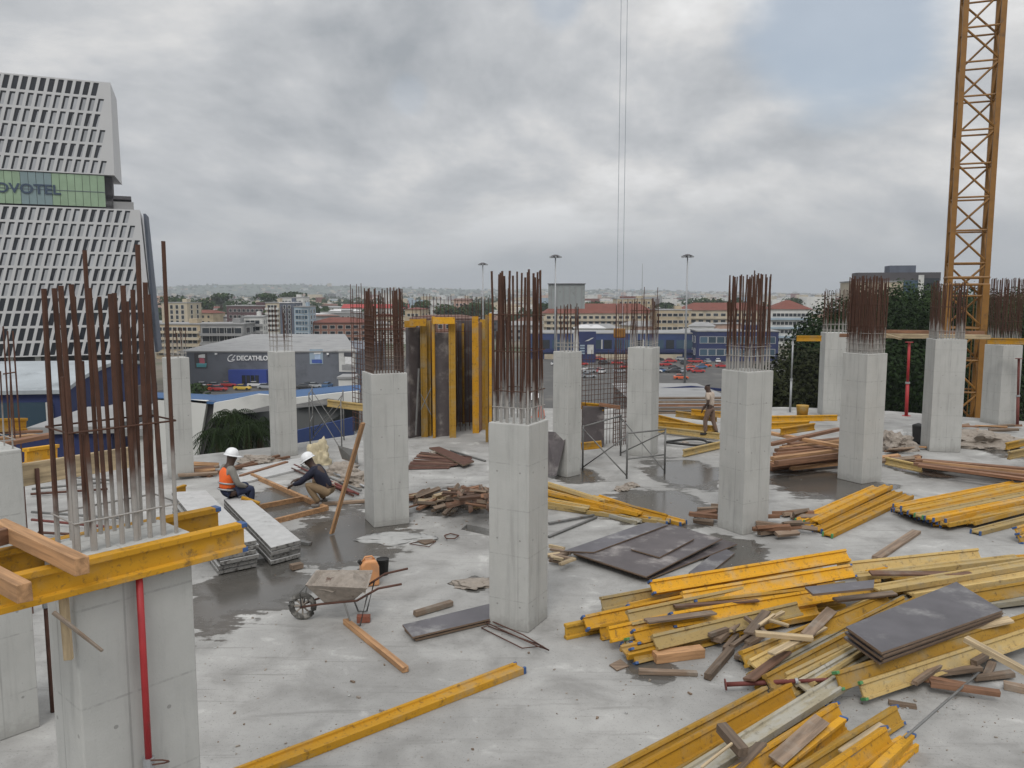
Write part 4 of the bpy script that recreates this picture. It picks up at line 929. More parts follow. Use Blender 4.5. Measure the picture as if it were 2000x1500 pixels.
lump(G(1915, 870), (1.0, .7, .34), 'mortar', 'muddy rubble mound before the last columns on the right', 'rubble_mound', 'mound', 14)
lump(G(1700, 862), (.22, .2, .3), 'ochre', 'yellow bag by the foot of the thick caged column', 'plastic_bag', 'bag', 2)
lump(G(1755, 862), (.3, .2, .25), 'board', 'white sack on the small rubble heap at the right', 'cement_sack', 'sack', 4)
lump(G(780, 1052), (.62, .3, .05), 'raw', 'thin spill of hardened concrete at the foot of the board column', 'concrete_spill', 'spill', 11)
lump(G(925, 1142), (.3, .22, .05), 'mortar', 'rough patch of spilled mortar left of the middle column', 'mortar_spill', 'spill', 15)
for i, (x, y, lab) in enumerate(((862, 883, 'small grey clod behind the rusty sheets, the left one'), (850, 888, 'small grey clod just behind the rusty sheets'), (1335, 868, 'brown clod beside the black hose'), (1232, 951, 'flat dark clod left of the wet patch'), (1215, 958, 'dark clod by the yellow bundle behind the middle column'), (1100, 898, 'dark clod under the trestle'))):
    lump(G(x, y), (.16, .12, .07), 'mortar', lab, 'mortar_clod', 'clod', 20 + i)
# loose brick
p = G(710, 1208, .05); plank(p - Vector((.09, 0, 0)), p + Vector((.09, .01, 0)), .1, .09, 'brick', 'single red brown brick lying by the end of the tan baton', 'brick', 'brick')
# crumbs of mortar and wood over the slab: nobody could count them
cb2 = MB()
for i in range(1500):
    k_ = R.random()
    if k_ < .35: x, y = R.uniform(400, 2000), R.uniform(860, 1490)
    elif k_ < .6: x, y = R.gauss(1500, 160), R.gauss(1260, 60)
    elif k_ < .75: x, y = R.gauss(900, 90), R.gauss(1010, 25)
    elif k_ < .88: x, y = R.gauss(1800, 120), R.gauss(1330, 50)
    else: x, y = R.gauss(680, 110), R.gauss(930, 30)
    if not (860 < y < 1500): continue
    p = G(x, y); s_ = R.uniform(.004, .013) if R.random() < .9 else R.uniform(.015, .028)
    if p.y > 31 or abs(p.x) > 14.5: continue
    cb2.box(p + Vector((0, 0, s_ * .3)), (s_ * R.uniform(.6, 2.4), s_, s_ * .8), Matrix.Rotation(R.uniform(0, 3), 3, 'Z'), R.choice((0, 0, 1, 2)), s_ * .2)
tag(cb2.build('rubble_crumbs', [X['mortar'], X['oldwood'], X['raw']], origin=(0, 12, 0)), 'crumbs of mortar and splinters strewn over the slab', 'rubble', kind='stuff')
X['traysteel'] = M('caked_tray_steel', (.15, .115, .095), .85, .5, 9, dirt=(.055, .03, .022), dirt_lo=.48, dirt_hi=.62, bmp=.5)
# ================================================================ wheelbarrow and can
wb = G(640, 1195); t_ = thing('wheelbarrow', 'cement caked steel wheelbarrow with loaded tray on the slab', 'wheelbarrow', wb)
fw = G(590, 1212); rw = Vector((.0, 0, .19)); wc = fw + Vector((0, .05, .19))
hd = (G(740, 1125, .62) - wc); hd.z = 0; hd.normalize(); sd_ = Vector((-hd.y, hd.x, 0))
def L(a, b__, z): return wc + hd * a + sd_ * b__ + Vector((0, 0, z - .19))
tyre = [wc + hd * (.155 * math.cos(a)) + Vector((0, 0, .155 * math.sin(a))) for a in [i * 2 * math.pi / 20 for i in range(20)]]
wh = MB().path(tyre, .042, 8, True).build('wheel', X['tyre'], t_, origin=wb, smooth=True)
rim = MB().path([wc - sd_ * .03, wc + sd_ * .03], .035, 8)
for a in [i * math.pi / 4 for i in range(8)]: rim.path([wc, wc + hd * (.13 * math.cos(a)) + Vector((0, 0, .13 * math.sin(a)))], .012, 5)
rim.build('rim', X['mortar'], wh, origin=wb)
top = [L(.12, -.30, .60), L(.12, .30, .60), L(.92, .36, .58), L(.98, -.36, .58)]
bot = [L(.34, -.17, .30), L(.34, .17, .30), L(.74, .19, .34), L(.74, -.19, .34)]
tr = MB(); inn = [v.lerp(sum(top, Vector()) / 4, .06) - Vector((0, 0, .0)) for v in top]; inb = [v + Vector((0, 0, .04)) for v in bot]
tr.add(top + bot + inn + inb, [(4, 5, 1, 0), (5, 6, 2, 1), (6, 7, 3, 2), (7, 4, 0, 3), (7, 6, 5, 4), (0, 1, 9, 8), (1, 2, 10, 9), (2, 3, 11, 10), (3, 0, 8, 11), (8, 9, 13, 12), (9, 10, 14, 13), (10, 11, 15, 14), (11, 8, 12, 15), (12, 13, 14, 15)])
tr.build('tray', X['mortar'], t_, origin=wb, bevel=.02)
bm = bmesh.new(); cc = sum(top, Vector()) / 4
gr = [[None] * 13 for _ in range(13)]
for i in range(13):
    for j in range(13):
        a, b__ = i / 12, j / 12
        p = top[0].lerp(top[1], b__).lerp(top[3].lerp(top[2], b__), a); p = cc + (p - cc) * .9
        p.z += -.06 + .15 * math.sin(math.pi * a) * math.sin(math.pi * b__) + .05 * noise.noise(p * 9) + .04 * noise.noise(p * 25)
        gr[i][j] = bm.verts.new(p - wb)
for i in range(12):
    for j in range(12): bm.faces.new((gr[i][j], gr[i + 1][j], gr[i + 1][j + 1], gr[i][j + 1]))
me = bpy.data.meshes.new('mortar_load'); bm.to_mesh(me); bm.free(); me.materials.append(X['mortar']); lo = bpy.data.objects.new('mortar_load', me); C.objects.link(lo); lo.parent = t_
for s in (-1, 1):
    MB().path([L(-.02, s * .05, .19), L(.3, s * .16, .28), L(.8, s * .24, .36), L(1.1, s * .29, .55), L(1.42, s * .31, .62)], .016, 8).build('handle', X['rust'], t_, origin=wb, smooth=True)
    MB().path([L(.62, s * .21, .33), L(.72, s * .24, .02), L(.84, s * .24, .02), L(.95, s * .27, .45)], .013, 8).build('leg', X['steel'], t_, origin=wb, smooth=True)
    MB().path([L(-.0, s * .06, .19), L(.02, s * .2, .45), L(.12, s * .27, .58)], .011, 6).build('fork_stay', X['steel'], t_, origin=wb, smooth=True)
MB().path([L(-.16, -.1, .25), L(-.2, 0, .2), L(-.16, .1, .25)], .012, 6).build('nose_bar', X['steel'], t_, origin=wb, smooth=True)
jc = G(722, 1142); jr = Matrix.Rotation(rad(20), 3, 'Z'); t_ = thing('jerrycan', 'orange plastic jerrycan standing behind the wheelbarrow handles', 'jerrycan', jc)
jp = [(-.14, 0), (.14, 0), (.14, .30), (.10, .40), (-.06, .41), (-.14, .34)]
jm = MB(); n = len(jp); vs = [jc + jr @ Vector((x, y, z)) for y in (-.1, .1) for x, z in jp]
jm.add(vs, [tuple(range(n))[::-1], tuple(range(n, 2 * n))] + [(i, (i + 1) % n, n + (i + 1) % n, n + i) for i in range(n)])
jm.build('can', X['orange_pl'], t_, origin=jc, bevel=.03)
MB().path([jc + jr @ Vector(v) for v in ((-.1, 0, .38), (-.06, 0, .45), (.04, 0, .45), (.08, 0, .40))], .016, 8).build('handle', X['orange_pl'], t_, origin=jc, smooth=True)
MB().path([jc + jr @ Vector((-.12, 0, .34)), jc + jr @ Vector((-.16, 0, .40))], .03, 10).build('cap', X['rubber'], t_, origin=jc)
bk = G(748, 1122); tag(MB().lathe([(.08, .0), (.10, .26), (.105, .26), (.09, .24)], 12, bk).build('bucket', X['rubber'], origin=bk, smooth=True), 'black bucket standing behind the orange jerrycan', 'bucket')
# ================================================================ tower crane
cb_ = Vector((D(1886, 560, 42).x, 42, 0)); cb_.z = GZ; ztop = 36.0
t_ = thing('tower_crane', 'ochre lattice tower crane mast rising behind the right hand columns', 'crane', cb_)
rr_ = 1.14; th = rad(23); legs = []
for k in range(4):
    a = th + k * math.pi / 2; legs.append(Vector((cb_.x + rr_ * math.cos(a), cb_.y + rr_ * math.sin(a), 0)))
for l in legs:
    MB().bar((l.x, l.y, GZ), (l.x, l.y, ztop), .235, .235, th + math.pi / 4).build('leg', X['crane'], t_, origin=cb_)
st = 1.62; nz = int((ztop - GZ) / st)
for k in range(4):
    a, b_ = legs[k], legs[(k + 1) % 4]; pts = []
    for i in range(nz + 1):
        p = a if (i + k) % 2 else b_; pts.append((p.x, p.y, GZ + i * st))
    MB().path(pts, .075, 6).build('lacing', X['crane'], t_, origin=cb_)
for i in range(0, nz + 1):
    z = GZ + i * st
    MB().path([(l.x, l.y, z) for l in legs], .052, 6, True).build('horizontal_frame', X['crane'], t_, origin=cb_)
zc_ = HZ(556, cb_.x, cb_.y)
for dz in (0, .35):
    MB().path([(cb_.x + (l.x - cb_.x) * 1.12, cb_.y + (l.y - cb_.y) * 1.12, zc_ + dz) for l in legs], .07, 6, True).build('collar_frame', X['crane'], t_, origin=cb_)
for l in legs:                                   # heavier base section below the collar
    MB().bar((l.x, l.y, GZ), (l.x, l.y, zc_), .30, .30, th + math.pi / 4).build('base_leg', X['crane'], t_, origin=cb_)
lad = cb_ + Vector((.35, .1, 0))
for s in (-.18, .18): MB().path([(lad.x + s, lad.y, GZ), (lad.x + s, lad.y, zc_)], .03, 5).build('ladder_rail', X['crane'], t_, origin=cb_)
# jib above the picture
CX = Vector((D(1219, 300, 36).x, 36, 0)); jd = (CX - Vector((cb_.x, cb_.y, 0))); jd.normalize(); js = Vector((-jd.y, jd.x, 0)); J0 = Vector((cb_.x, cb_.y, ztop))
ch = [(js * .6, 0), (js * -.6, 0), (Vector((0, 0, 0)), 1.2)]
for o_, zz in ch: MB().path([J0 + o_ + Vector((0, 0, zz)) - jd * 8, J0 + o_ + Vector((0, 0, zz)) + jd * 24], .08, 6).build('jib_chord', X['crane'], t_, origin=cb_)
for s in (0, 1): MB().path([J0 + jd * (-8 + i) + (ch[s][0] if i % 2 else Vector((0, 0, 1.2))) for i in range(33)], .035, 5).build('jib_lacing', X['crane'], t_, origin=cb_)
MB().box(J0 - jd * 7 + Vector((0, 0, -.6)), (1.6, 1.6, 1.6)).build('counterweight', X['raw'], t_, origin=cb_)
cabm = M('steel_cable', (.30, .33, .37), .6, .1, 3, .2)
zh = HZ(655, CX.x, CX.y)
for i, px in enumerate((1213, 1225)):
    p = D(px, 20, 36); tag(MB().path([(p.x, p.y, ztop), (p.x, p.y, zh + .3)], .011, 5).build('hoist_cable', cabm, origin=(p.x, p.y, zh)), ('left', 'right')[i] + ' one of the two thin crane cables hanging from the sky', 'cable', 'hoist cables of the crane')
p0, p1 = D(1213, 20, 36), D(1225, 20, 36)
tag(MB().box(((p0.x + p1.x) / 2, 36, zh + .1), (.5, .14, .42), None, 0, .03).build('hook_block', X['crane'], origin=(p0.x, 36, zh), bevel=.05), 'crane hook block hanging at the lower end of the two cables', 'hook block')
# ================================================================ people
skinm = M('dark_skin', (.055, .030, .020), .55, .15, 12)
def skin(name, vs, ed, mt, parent=None, sub=2, root=0):
    me = bpy.data.meshes.new(name); me.from_pydata([tuple(v[0]) for v in vs], ed, []); me.materials.append(mt)
    o = bpy.data.objects.new(name, me); C.objects.link(o)
    if parent: o.parent = parent
    o.modifiers.new('skin', 'SKIN').use_smooth_shade = True
    sv = me.skin_vertices[0].data
    for i, v in enumerate(vs): sv[i].radius = v[1] if isinstance(v[1], tuple) else (v[1], v[1]); sv[i].use_root = (i == root)
    s_ = o.modifiers.new('sub', 'SUBSURF'); s_.levels = sub; s_.render_levels = sub
    return o
def person(label, loc, yaw, J, shirt, trousers, boots, helmet=None, vest=None, hair=None, sc_=1.0, sleeves=True):
    t_ = thing('person', label, 'person', loc, yaw); t_.scale = (sc_,) * 3
    g = {k: Vector(v) for k, v in J.items()}
    vs, ed, ix = [], [], {}
    def V(k, p, r): ix[k] = len(vs); vs.append((p, r)); return ix[k]
    def E(a, b_): ed.append((ix[a], ix[b_]))
    fw = Vector((0, 1, 0))
    hf = g.get('face', Vector((0, 1, 0))).normalized()
    V('pel', g['pel'], .12); V('ab', g['pel'].lerp(g['chest'], .5), .11); V('chest', g['chest'], .13); V('neck', g['neck'], .058)
    up_ = (g['top'] - g['neck']).normalized()
    V('jaw', g['neck'].lerp(g['top'], .38) + hf * .02, .072); V('skull', g['neck'].lerp(g['top'], .66) - hf * .005, .098); V('top', g['neck'].lerp(g['top'], .93), .06)
    for a, b_ in (('pel', 'ab'), ('ab', 'chest'), ('chest', 'neck'), ('neck', 'jaw'), ('jaw', 'skull'), ('skull', 'top')): E(a, b_)
    V('nose', g['neck'].lerp(g['top'], .52) + hf * .125, .016); E('jaw', 'nose')
    for s in 'LR':
        V('sh' + s, g['sh' + s], .062); V('el' + s, g['el' + s], .045); V('wr' + s, g['wr' + s], .030)
        d = (g['wr' + s] - g['el' + s]).normalized(); d = (d + Vector((0, 0, -.25))).normalized()
        side = d.cross(Vector((0, 0, 1))); side = side.normalized() if side.length > .1 else Vector((1, 0, 0))
        pm = g['wr' + s] + d * .075; V('pa' + s, pm, (.030, .026))
        E('chest', 'sh' + s); E('sh' + s, 'el' + s); E('el' + s, 'wr' + s); E('wr' + s, 'pa' + s)
        for i, (o_, ln) in enumerate(((-.030, .07), (-.010, .085), (.010, .08), (.030, .062))):
            k1, k2 = f'f{s}{i}', f'g{s}{i}'; q1 = pm + d * (.045) + side * o_; V(k1, q1, .0095); V(k2, q1 + d * ln * .6 + Vector((0, 0, -.03)), .008); E('pa' + s, k1); E(k1, k2)
        V('t' + s, g['wr' + s] + d * .06 + side * -.05, .010); V('u' + s, g['wr' + s] + d * .1 + side * -.062, .008); E('pa' + s, 't' + s); E('t' + s, 'u' + s)
        V('hp' + s, g['hp' + s], .088); V('kn' + s, g['kn' + s], .06); V('an' + s, g['an' + s], .042); V('to' + s, g['an' + s] + fw * .15 + Vector((0, 0, -.045)), .034)
        E('pel', 'hp' + s); E('hp' + s, 'kn' + s); E('kn' + s, 'an' + s); E('an' + s, 'to' + s)
    skin('body', vs, ed, skinm, t_)
    sv = [(g['pel'] + Vector((0, 0, .02)), .148), (g['pel'].lerp(g['chest'], .5), .142), (g['chest'], .155), (g['chest'].lerp(g['neck'], .72), .085)]; se = [(0, 1), (1, 2), (2, 3)]
    for s in 'LR':
        i = len(sv); sv += [(g['sh' + s], .08), (g['el' + s] if sleeves else g['sh' + s].lerp(g['el' + s], .75), .062)]; se += [(2, i), (i, i + 1)]
        if sleeves: sv.append((g['el' + s].lerp(g['wr' + s], .9), .045)); se.append((i + 1, i + 2))
    skin('shirt', sv, se, shirt, t_)
    tv = [(g['pel'] + Vector((0, 0, .05)), .142), (g['pel'] - Vector((0, 0, .02)), .14)]; te = [(0, 1)]
    for s in 'LR':
        i = len(tv); tv += [(g['hp' + s], .108), (g['hp' + s].lerp(g['kn' + s], .5), .096), (g['kn' + s], .08), (g['kn' + s].lerp(g['an' + s], .55), .068), (g['kn' + s].lerp(g['an' + s], .93), .06)]; te += [(1, i)] + [(i + j, i + j + 1) for j in range(4)]
    skin('trousers', tv, te, trousers, t_)
    for s in 'LR':
        a = g['an' + s]; skin('boot', [(a + Vector((0, -.03, .04)), .055), (a + Vector((0, 0, -.02)), .052), (a + Vector((0, .10, -.04)), .044), (a + Vector((0, .19, -.045)), .036)], [(0, 1), (1, 2), (2, 3)], boots, t_)
    if vest:
        vv = skin('vest', [(g['pel'].lerp(g['chest'], .02), .168), (g['pel'].lerp(g['chest'], .5), .163), (g['chest'], .178), (g['chest'].lerp(g['neck'], .8), .125)] + [(g['sh' + s].lerp(g['chest'], .08), .122) for s in 'LR'], [(0, 1), (1, 2), (2, 3), (2, 4), (2, 5)], vest, t_)
        for f_ in (.18, .48):
            c = g['pel'].lerp(g['chest'], f_); ax = (g['chest'] - g['pel']).normalized(); fr = frame(c, c + ax)
            MB().path([c + fr @ Vector((0, .172 * math.cos(a), .172 * math.sin(a))) for a in [i * 2 * math.pi / 18 for i in range(18)]], .018, 6, True).build('reflective_band', X['galv'], vv, smooth=True)
    hc = g['neck'].lerp(g['top'], .70)
    fr = frame(hc, hc + (g['top'] - g['neck']))          # local X along the head axis
    R3 = Matrix((fr.col[1], fr.col[2], fr.col[0])).transposed()
    if helmet:
        hm_ = MB(); o_ = hm_.lathe([(.135, .0), (.132, .03), (.125, .07), (.10, .115), (.06, .142), (.015, .152)], 18)
        hm_.lathe([(.135, -.004), (.158, -.012), (.158, -.002), (.135, .012)], 18)
        hm_.v = [hc + R3 @ v for v in hm_.v]; he = hm_.build('helmet', helmet, t_, smooth=True)
        vz = MB(); n = 9; ring_ = []
        side = hf.cross(R3.col[2]).normalized()
        for i in range(n):
            a = -1.1 + 2.2 * i / (n - 1); d = hf * math.cos(a) + side * math.sin(a); ring_.append((hc + d * .13, hc + d * (.15 + .06 * math.cos(a))))
        vs_ = [p for r_ in ring_ for p in r_] + [p - R3.col[2] * .012 for r_ in ring_ for p in r_]; k = 2 * n
        fs = []
        for i in range(n - 1):
            a = 2 * i; fs += [(a, a + 1, a + 3, a + 2), (k + a + 2, k + a + 3, k + a + 1, k + a), (a + 1, k + a + 1, k + a + 3, a + 3), (a + 2, k + a + 2, k + a, a)]
        fs += [(0, k, k + 1, 1), (k - 2, k - 1, 2 * k - 1, 2 * k - 2)]
        vz.add(vs_, fs).build('peak', helmet, he, smooth=True)
    if hair:
        skin('hair', [(hc - hf * .03, .105), (hc - hf * .02 + Vector((0, 0, .05)), .095)], [(0, 1)], hair, t_)
    return t_
cot = lambda n, c_: M(n, c_, .9, .25, 9, bmp=.3)
vest_o = M('orange_vest', (.78, .13, .02), .7, .2, 8, bmp=.3); navy = cot('navy_trousers', (.022, .030, .065)); helm = M('white_helmet', (.72, .73, .74), .35, .05, 5)
sit = dict(pel=(0, 0, .43), chest=(0, .06, .83), neck=(0, .09, 1.0), top=(0, .15, 1.23), face=(0, 1, -.25), shL=(-.19, .05, .90), shR=(.19, .05, .90), elL=(-.24, .12, .62), elR=(.25, .14, .62), wrL=(-.15, .34, .52), wrR=(.16, .36, .52),
           hpL=(-.10, .03, .42), hpR=(.10, .03, .42), knL=(-.14, .46, .50), knR=(.15, .46, .48), anL=(-.13, .50, .08), anR=(.14, .42, .08))
person('worker in an orange vest and white helmet sitting on the grey boards with navy trousers', G(444, 1003), rad(-50), sit, cot('grey_shirt', (.20, .19, .17)), navy, cot('dark_boots', (.03, .027, .024)), helm, vest_o, sc_=1.03)
sq = dict(pel=(0, -.10, .34), chest=(0, .12, .70), neck=(0, .24, .84), top=(0, .36, 1.04), face=(0, .8, -.6), shL=(-.18, .16, .77), shR=(.18, .16, .77), elL=(-.24, .40, .54), elR=(.24, .44, .52), wrL=(-.12, .62, .46), wrR=(.12, .60, .52),
          hpL=(-.10, -.09, .33), hpR=(.10, -.09, .33), knL=(-.20, .30, .50), knR=(.20, .30, .50), anL=(-.15, .04, .09), anR=(.15, .04, .09))
person('worker in a dark navy jacket and white helmet squatting beside the timber frame, tan trousers', G(634, 989), rad(82), sq, cot('navy_jacket', (.012, .014, .030)), cot('tan_trousers', (.20, .14, .08)), cot('grey_boots', (.16, .15, .14)), helm, sc_=1.03)
wk = dict(pel=(0, 0, .92), chest=(0, .04, 1.30), neck=(0, .08, 1.46), top=(0, .15, 1.70), face=(0, 1, -.3), shL=(-.19, .03, 1.38), shR=(.19, .03, 1.38), elL=(-.25, -.02, 1.12), elR=(.24, .06, 1.12), wrL=(-.22, .14, .92), wrR=(.20, .26, .96),
          hpL=(-.10, 0, .90), hpR=(.10, 0, .90), knL=(-.12, .12, .50), knR=(.12, -.05, .50), anL=(-.12, .10, .09), anR=(.12, -.20, .10))
p = G(1386, 858); person('man in a beige shirt and brown trousers standing on the far timber heap', (p.x, p.y, .12), rad(55), wk, cot('beige_shirt', (.42, .35, .29)), cot('brown_trousers', (.15, .10, .075)), cot('dark_shoes', (.03, .03, .03)), hair=cot('black_hair', (.012, .012, .014)), sc_=.93, sleeves=False)
p = D(1054, 850, 22.0); person('worker in an orange vest standing behind the bars of the middle column', (p.x, p.y, 0), rad(100), wk, cot('pink_shirt', (.42, .20, .18)), navy, cot('black_boots', (.02, .02, .02)), helm, vest_o, sc_=1.02)
# ================================================================ vegetation
def leaf_crown(name, pts, mt, parent, size, n, seed=0, flat=.4):
    # leaf clumps spread through several lobes: list of (centre, radii)
    rr = random.Random(seed); vs, fs = [], []
    wts = [l[1][0] * l[1][1] * l[1][2] for l in pts]
    for i in range(n):
        c, rd = rr.choices(pts, wts)[0]
        while True:
            d = Vector((rr.uniform(-1, 1), rr.uniform(-1, 1), rr.uniform(-1, 1)))
            if .25 < d.length < 1: break
        d *= (.72 + .36 * rr.random()) / max(.3, d.length) if rr.random() < .75 else 1
        p = Vector(c) + Vector((d.x * rd[0], d.y * rd[1], d.z * rd[2]))
        s = size * rr.uniform(.5, 1.3)
        nrm = (d + Vector((rr.uniform(-1, 1), rr.uniform(-1, 1), rr.uniform(-.4, 1)))).normalized()
        u = nrm.orthogonal().normalized(); u = Matrix.Rotation(rr.uniform(0, 6.28), 3, nrm) @ u; w_ = nrm.cross(u)
        k = len(vs); vs += [p - u * s * .5, p + w_ * s * flat, p + u * s * .55 + nrm * s * .1, p - w_ * s * flat]
        fs.append((k, k + 1, k + 2, k + 3))
    m_ = MB(); m_.v = vs; m_.f = [list(f) for f in fs]; m_.m = [0] * len(fs)
    me = bpy.data.meshes.new(name); me.from_pydata([tuple(v) for v in vs], [], fs); me.materials.append(mt)
    o = bpy.data.objects.new(name, me); C.objects.link(o); o.parent = parent
    return o
barkm = M('bark', (.07, .05, .035), .95, .4, 3)
PALM = leaf_mat('palm_leaves', (.007, .013, .006), (.024, .038, .013))
LEAF = [leaf_mat('dark_leaves', (.006, .012, .004), (.024, .044, .013)), leaf_mat('mid_leaves', (.014, .028, .010), (.05, .08, .026)), leaf_mat('dry_leaves', (.010, .014, .006), (.036, .040, .016))]
def tree(label, base, h, r, seed, mt=0, n=3500, size=.5, group=None, name='tree', umbrella=False):
    rr = random.Random(seed); t_ = thing(name, label, 'tree', base, rr.uniform(0, 6), group)
    ch_ = h * (.30 if umbrella else .55); lobes = []
    for i in range(14 if n > 5000 else 9 if n > 800 else 5):
        a = rr.uniform(0, 6.28); d = rr.uniform(.1, .75) * r; lobes.append(((math.cos(a) * d, math.sin(a) * d, h - ch_ * rr.uniform(.25, .95)), (r * rr.uniform(.35, .6), r * rr.uniform(.35, .6), ch_ * rr.uniform(.2, .36))))
    lobes.append(((0, 0, h - ch_ * .26), (r * .6, r * .6, ch_ * .26)))
    for a in (0.6, 2.7, 4.8): lobes.append(((math.cos(a) * r * .5, math.sin(a) * r * .5, h - ch_ * .36), (r * .5, r * .5, ch_ * .26)))
    leaf_crown('crown', lobes, LEAF[mt], t_, size, n, seed)
    tk = MB(); tk.path([(0, 0, 0), (rr.uniform(-.2, .2), rr.uniform(-.2, .2), h * .35), (rr.uniform(-.3, .3), rr.uniform(-.3, .3), h * .62)], h * .022 + .06, 7, r2=h * .010 + .03)
    for i in range(5):
        l = lobes[i]; tk.path([(0, 0, h * .38), tuple(Vector(l[0]) * .55 + Vector((0, 0, h * .2))), l[0]], h * .010 + .02, 5, r2=.02)
    tk.build('trunk', barkm, t_)
    return t_
TR = 'dark trees below the right hand slab edge'
for i, (px, yt, Y, r, lab) in enumerate(((1700, 553, 104, 6, 'tall dark tree top just under the modern stone block'), (1778, 549, 106, 6.5, 'tall dark tree top under the glass part of the modern block'), (1838, 552, 108, 6, 'tall dark tree top touching the left leg of the crane'), (1922, 568, 104, 6, 'tall dark tree top right of the crane mast'), (1985, 560, 108, 6.5, 'tall dark tree top by the last column at right'), (1602, 612, 86, 5.0, 'dark leafy tree left of the far concrete column, lowest of the right hand trees'), (1668, 575, 92, 5.5, 'dark tree rising behind the thick caged column'), (1745, 556, 96, 6, 'broad dark tree between the thick caged column and the crane'),
                              (1815, 552, 98, 6.0, 'dark rounded tree just left of the crane mast'), (1880, 575, 90, 5, 'dark tree directly behind the crane mast'), (1950, 566, 95, 6, 'dark tree behind the far right column'), (2020, 560, 92, 6, 'dark tree cut by the right border'),
                              (1560, 668, 72, 3.6, 'ragged olive tree right of the wide concrete column'), (1640, 640, 76, 4.5, 'dark tree low behind the far concrete column'), (1740, 650, 70, 4.5, 'dark tree filling the gap behind the red prop'), (1900, 660, 72, 4.5, 'dark tree low behind the crane base'), (1515, 715, 66, 2.6, 'small olive tree touching the wide concrete column'))):
    p = D(px, 600, Y); b_ = Vector((p.x, Y, GZ)); h = D(px, yt, Y).z - GZ
    tree(lab, b_, h, r, 100 + i, 2 if i in (12, 16) else 1 if i in (1, 4, 8, 11) else 0, 16000 if Y > 75 else 10000, .32, TR, 'leafy_tree')
b_ = D(1400, 745, 150); tree('small green bush beside the parking area right of the lamp mast', (b_.x, 150, GZ), 5.2, 4, 140, 1, 900, .6, None, 'bush')
b_ = D(372, 745, 170); tree('round green bush at the left end of the grey store', (b_.x, 170, GZ), 5.5, 4.2, 141, 1, 900, .6, None, 'bush')
def palm(label, base, h, seed, n=16, L_=2.2):
    rr = random.Random(seed); t_ = thing('palm_tree', label, 'palm', base)
    MB().path([(0, 0, 0), (.1, 0, h * .5), (0, .1, h)], .18, 8, r2=.13).build('trunk', barkm, t_)
    m_ = MB()
    for i in range(n):
        a = i * 2.4 + rr.uniform(-.2, .2); el = rr.uniform(.1, 1.0); d = Vector((math.cos(a), math.sin(a), 0)); prev = Vector((0, .1, h)); k_ = 14
        for j in range(1, k_ + 1):
            u = j / k_; cur = Vector((0, .1, h)) + d * (L_ * u * (.6 + .4 * math.cos(el))) + Vector((0, 0, L_ * (.9 * el * u - 1.05 * u * u)))
            sd = Vector((-d.y, d.x, 0)); wv = .30 * math.sin(math.pi * min(1, u * .9 + .12))
            for s in (-1, 1):
                tip = cur + sd * (s * wv) + (cur - prev) * .9 - Vector((0, 0, wv * .45))
                m_.add([prev, prev.lerp(cur, .55), tip], [(0, 1, 2)])
            m_.add([prev + sd * .02, prev - sd * .02, cur - sd * .015, cur + sd * .015], [(0, 1, 2, 3)])
            prev = cur
    me = m_.mesh('fronds', PALM); o = bpy.data.objects.new('fronds', me); C.objects.link(o); o.parent = t_
    return t_
for i, (px, yt, Y, lab) in enumerate(((452, 812, 31, 'palm crown just left of the slim column beyond the slab edge'), (482, 838, 29.5, 'low palm between the dark wall and the slim column'), (425, 850, 29, 'small palm beside the dark pillar of the pavilion'), (505, 830, 31, 'palm half hidden by the slim column'))):
    p = D(px, yt, Y); palm(lab, (p.x, Y, GZ + 4), p.z - GZ - 4, 200 + i, 26, 1.35)
hbm = MB(); rr = random.Random(5)
b_ = D(470, 880, 27.5); t_ = thing('flowering_shrub', 'dark hedge with pale flecks along the slab edge below the palms', 'shrub', (b_.x, 27.5, -6))
leaf_crown('foliage', [((x, .3, 3.6 + .35 * rr.random() + .12 * x), (.7, .6, .7)) for x in (-1.6, -.9, -.2, .5, 1.1)], LEAF[0], t_, .22, 2600, 7)
flm = M('pale_flowers', (.6, .58, .52), .8, .2, 5)
leaf_crown('flowers', [((x, -.2, 3.7 + .1 * x), (.7, .5, .5)) for x in (-1.6, -.9, -.2, .5, 1.1)], flm, t_, .09, 110, 8)
# ================================================================ buildings
GL = glass_mat('dark_window_glass', (.020, .024, .030)); GL2 = glass_mat('blue_window_glass', (.05, .09, .13))
W = {k: M('wall_' + k, c_, .85, .18, .25, dirt=tuple(x * .6 for x in c_), dirt_lo=.5, dirt_hi=.75, bmp=.1) for k, c_ in dict(cream=(.42, .34, .23), white=(.56, .56, .54), grey=(.25, .25, .25), dark=(.075, .07, .075), terracotta=(.24, .12, .085), plum=(.10, .055, .06), blue=(.03, .052, .15), navy=(.018, .028, .10), slate=(.10, .115, .15), beige=(.46, .40, .30), pink=(.45, .30, .24), store=(.135, .147, .172), teal=(.10, .18, .24), lightblue=(.30, .38, .45)).items()}
RF = {k: M('roof_' + k, c_, .85, .3, .3, dirt=tuple(x * .55 for x in c_)) for k, c_ in dict(red=(.15, .042, .026), grey=(.27, .27, .27), brown=(.14, .075, .055), white=(.55, .55, .55), brightred=(.34, .035, .03), blue=(.04, .10, .22), pale=(.33, .36, .38)).items()}
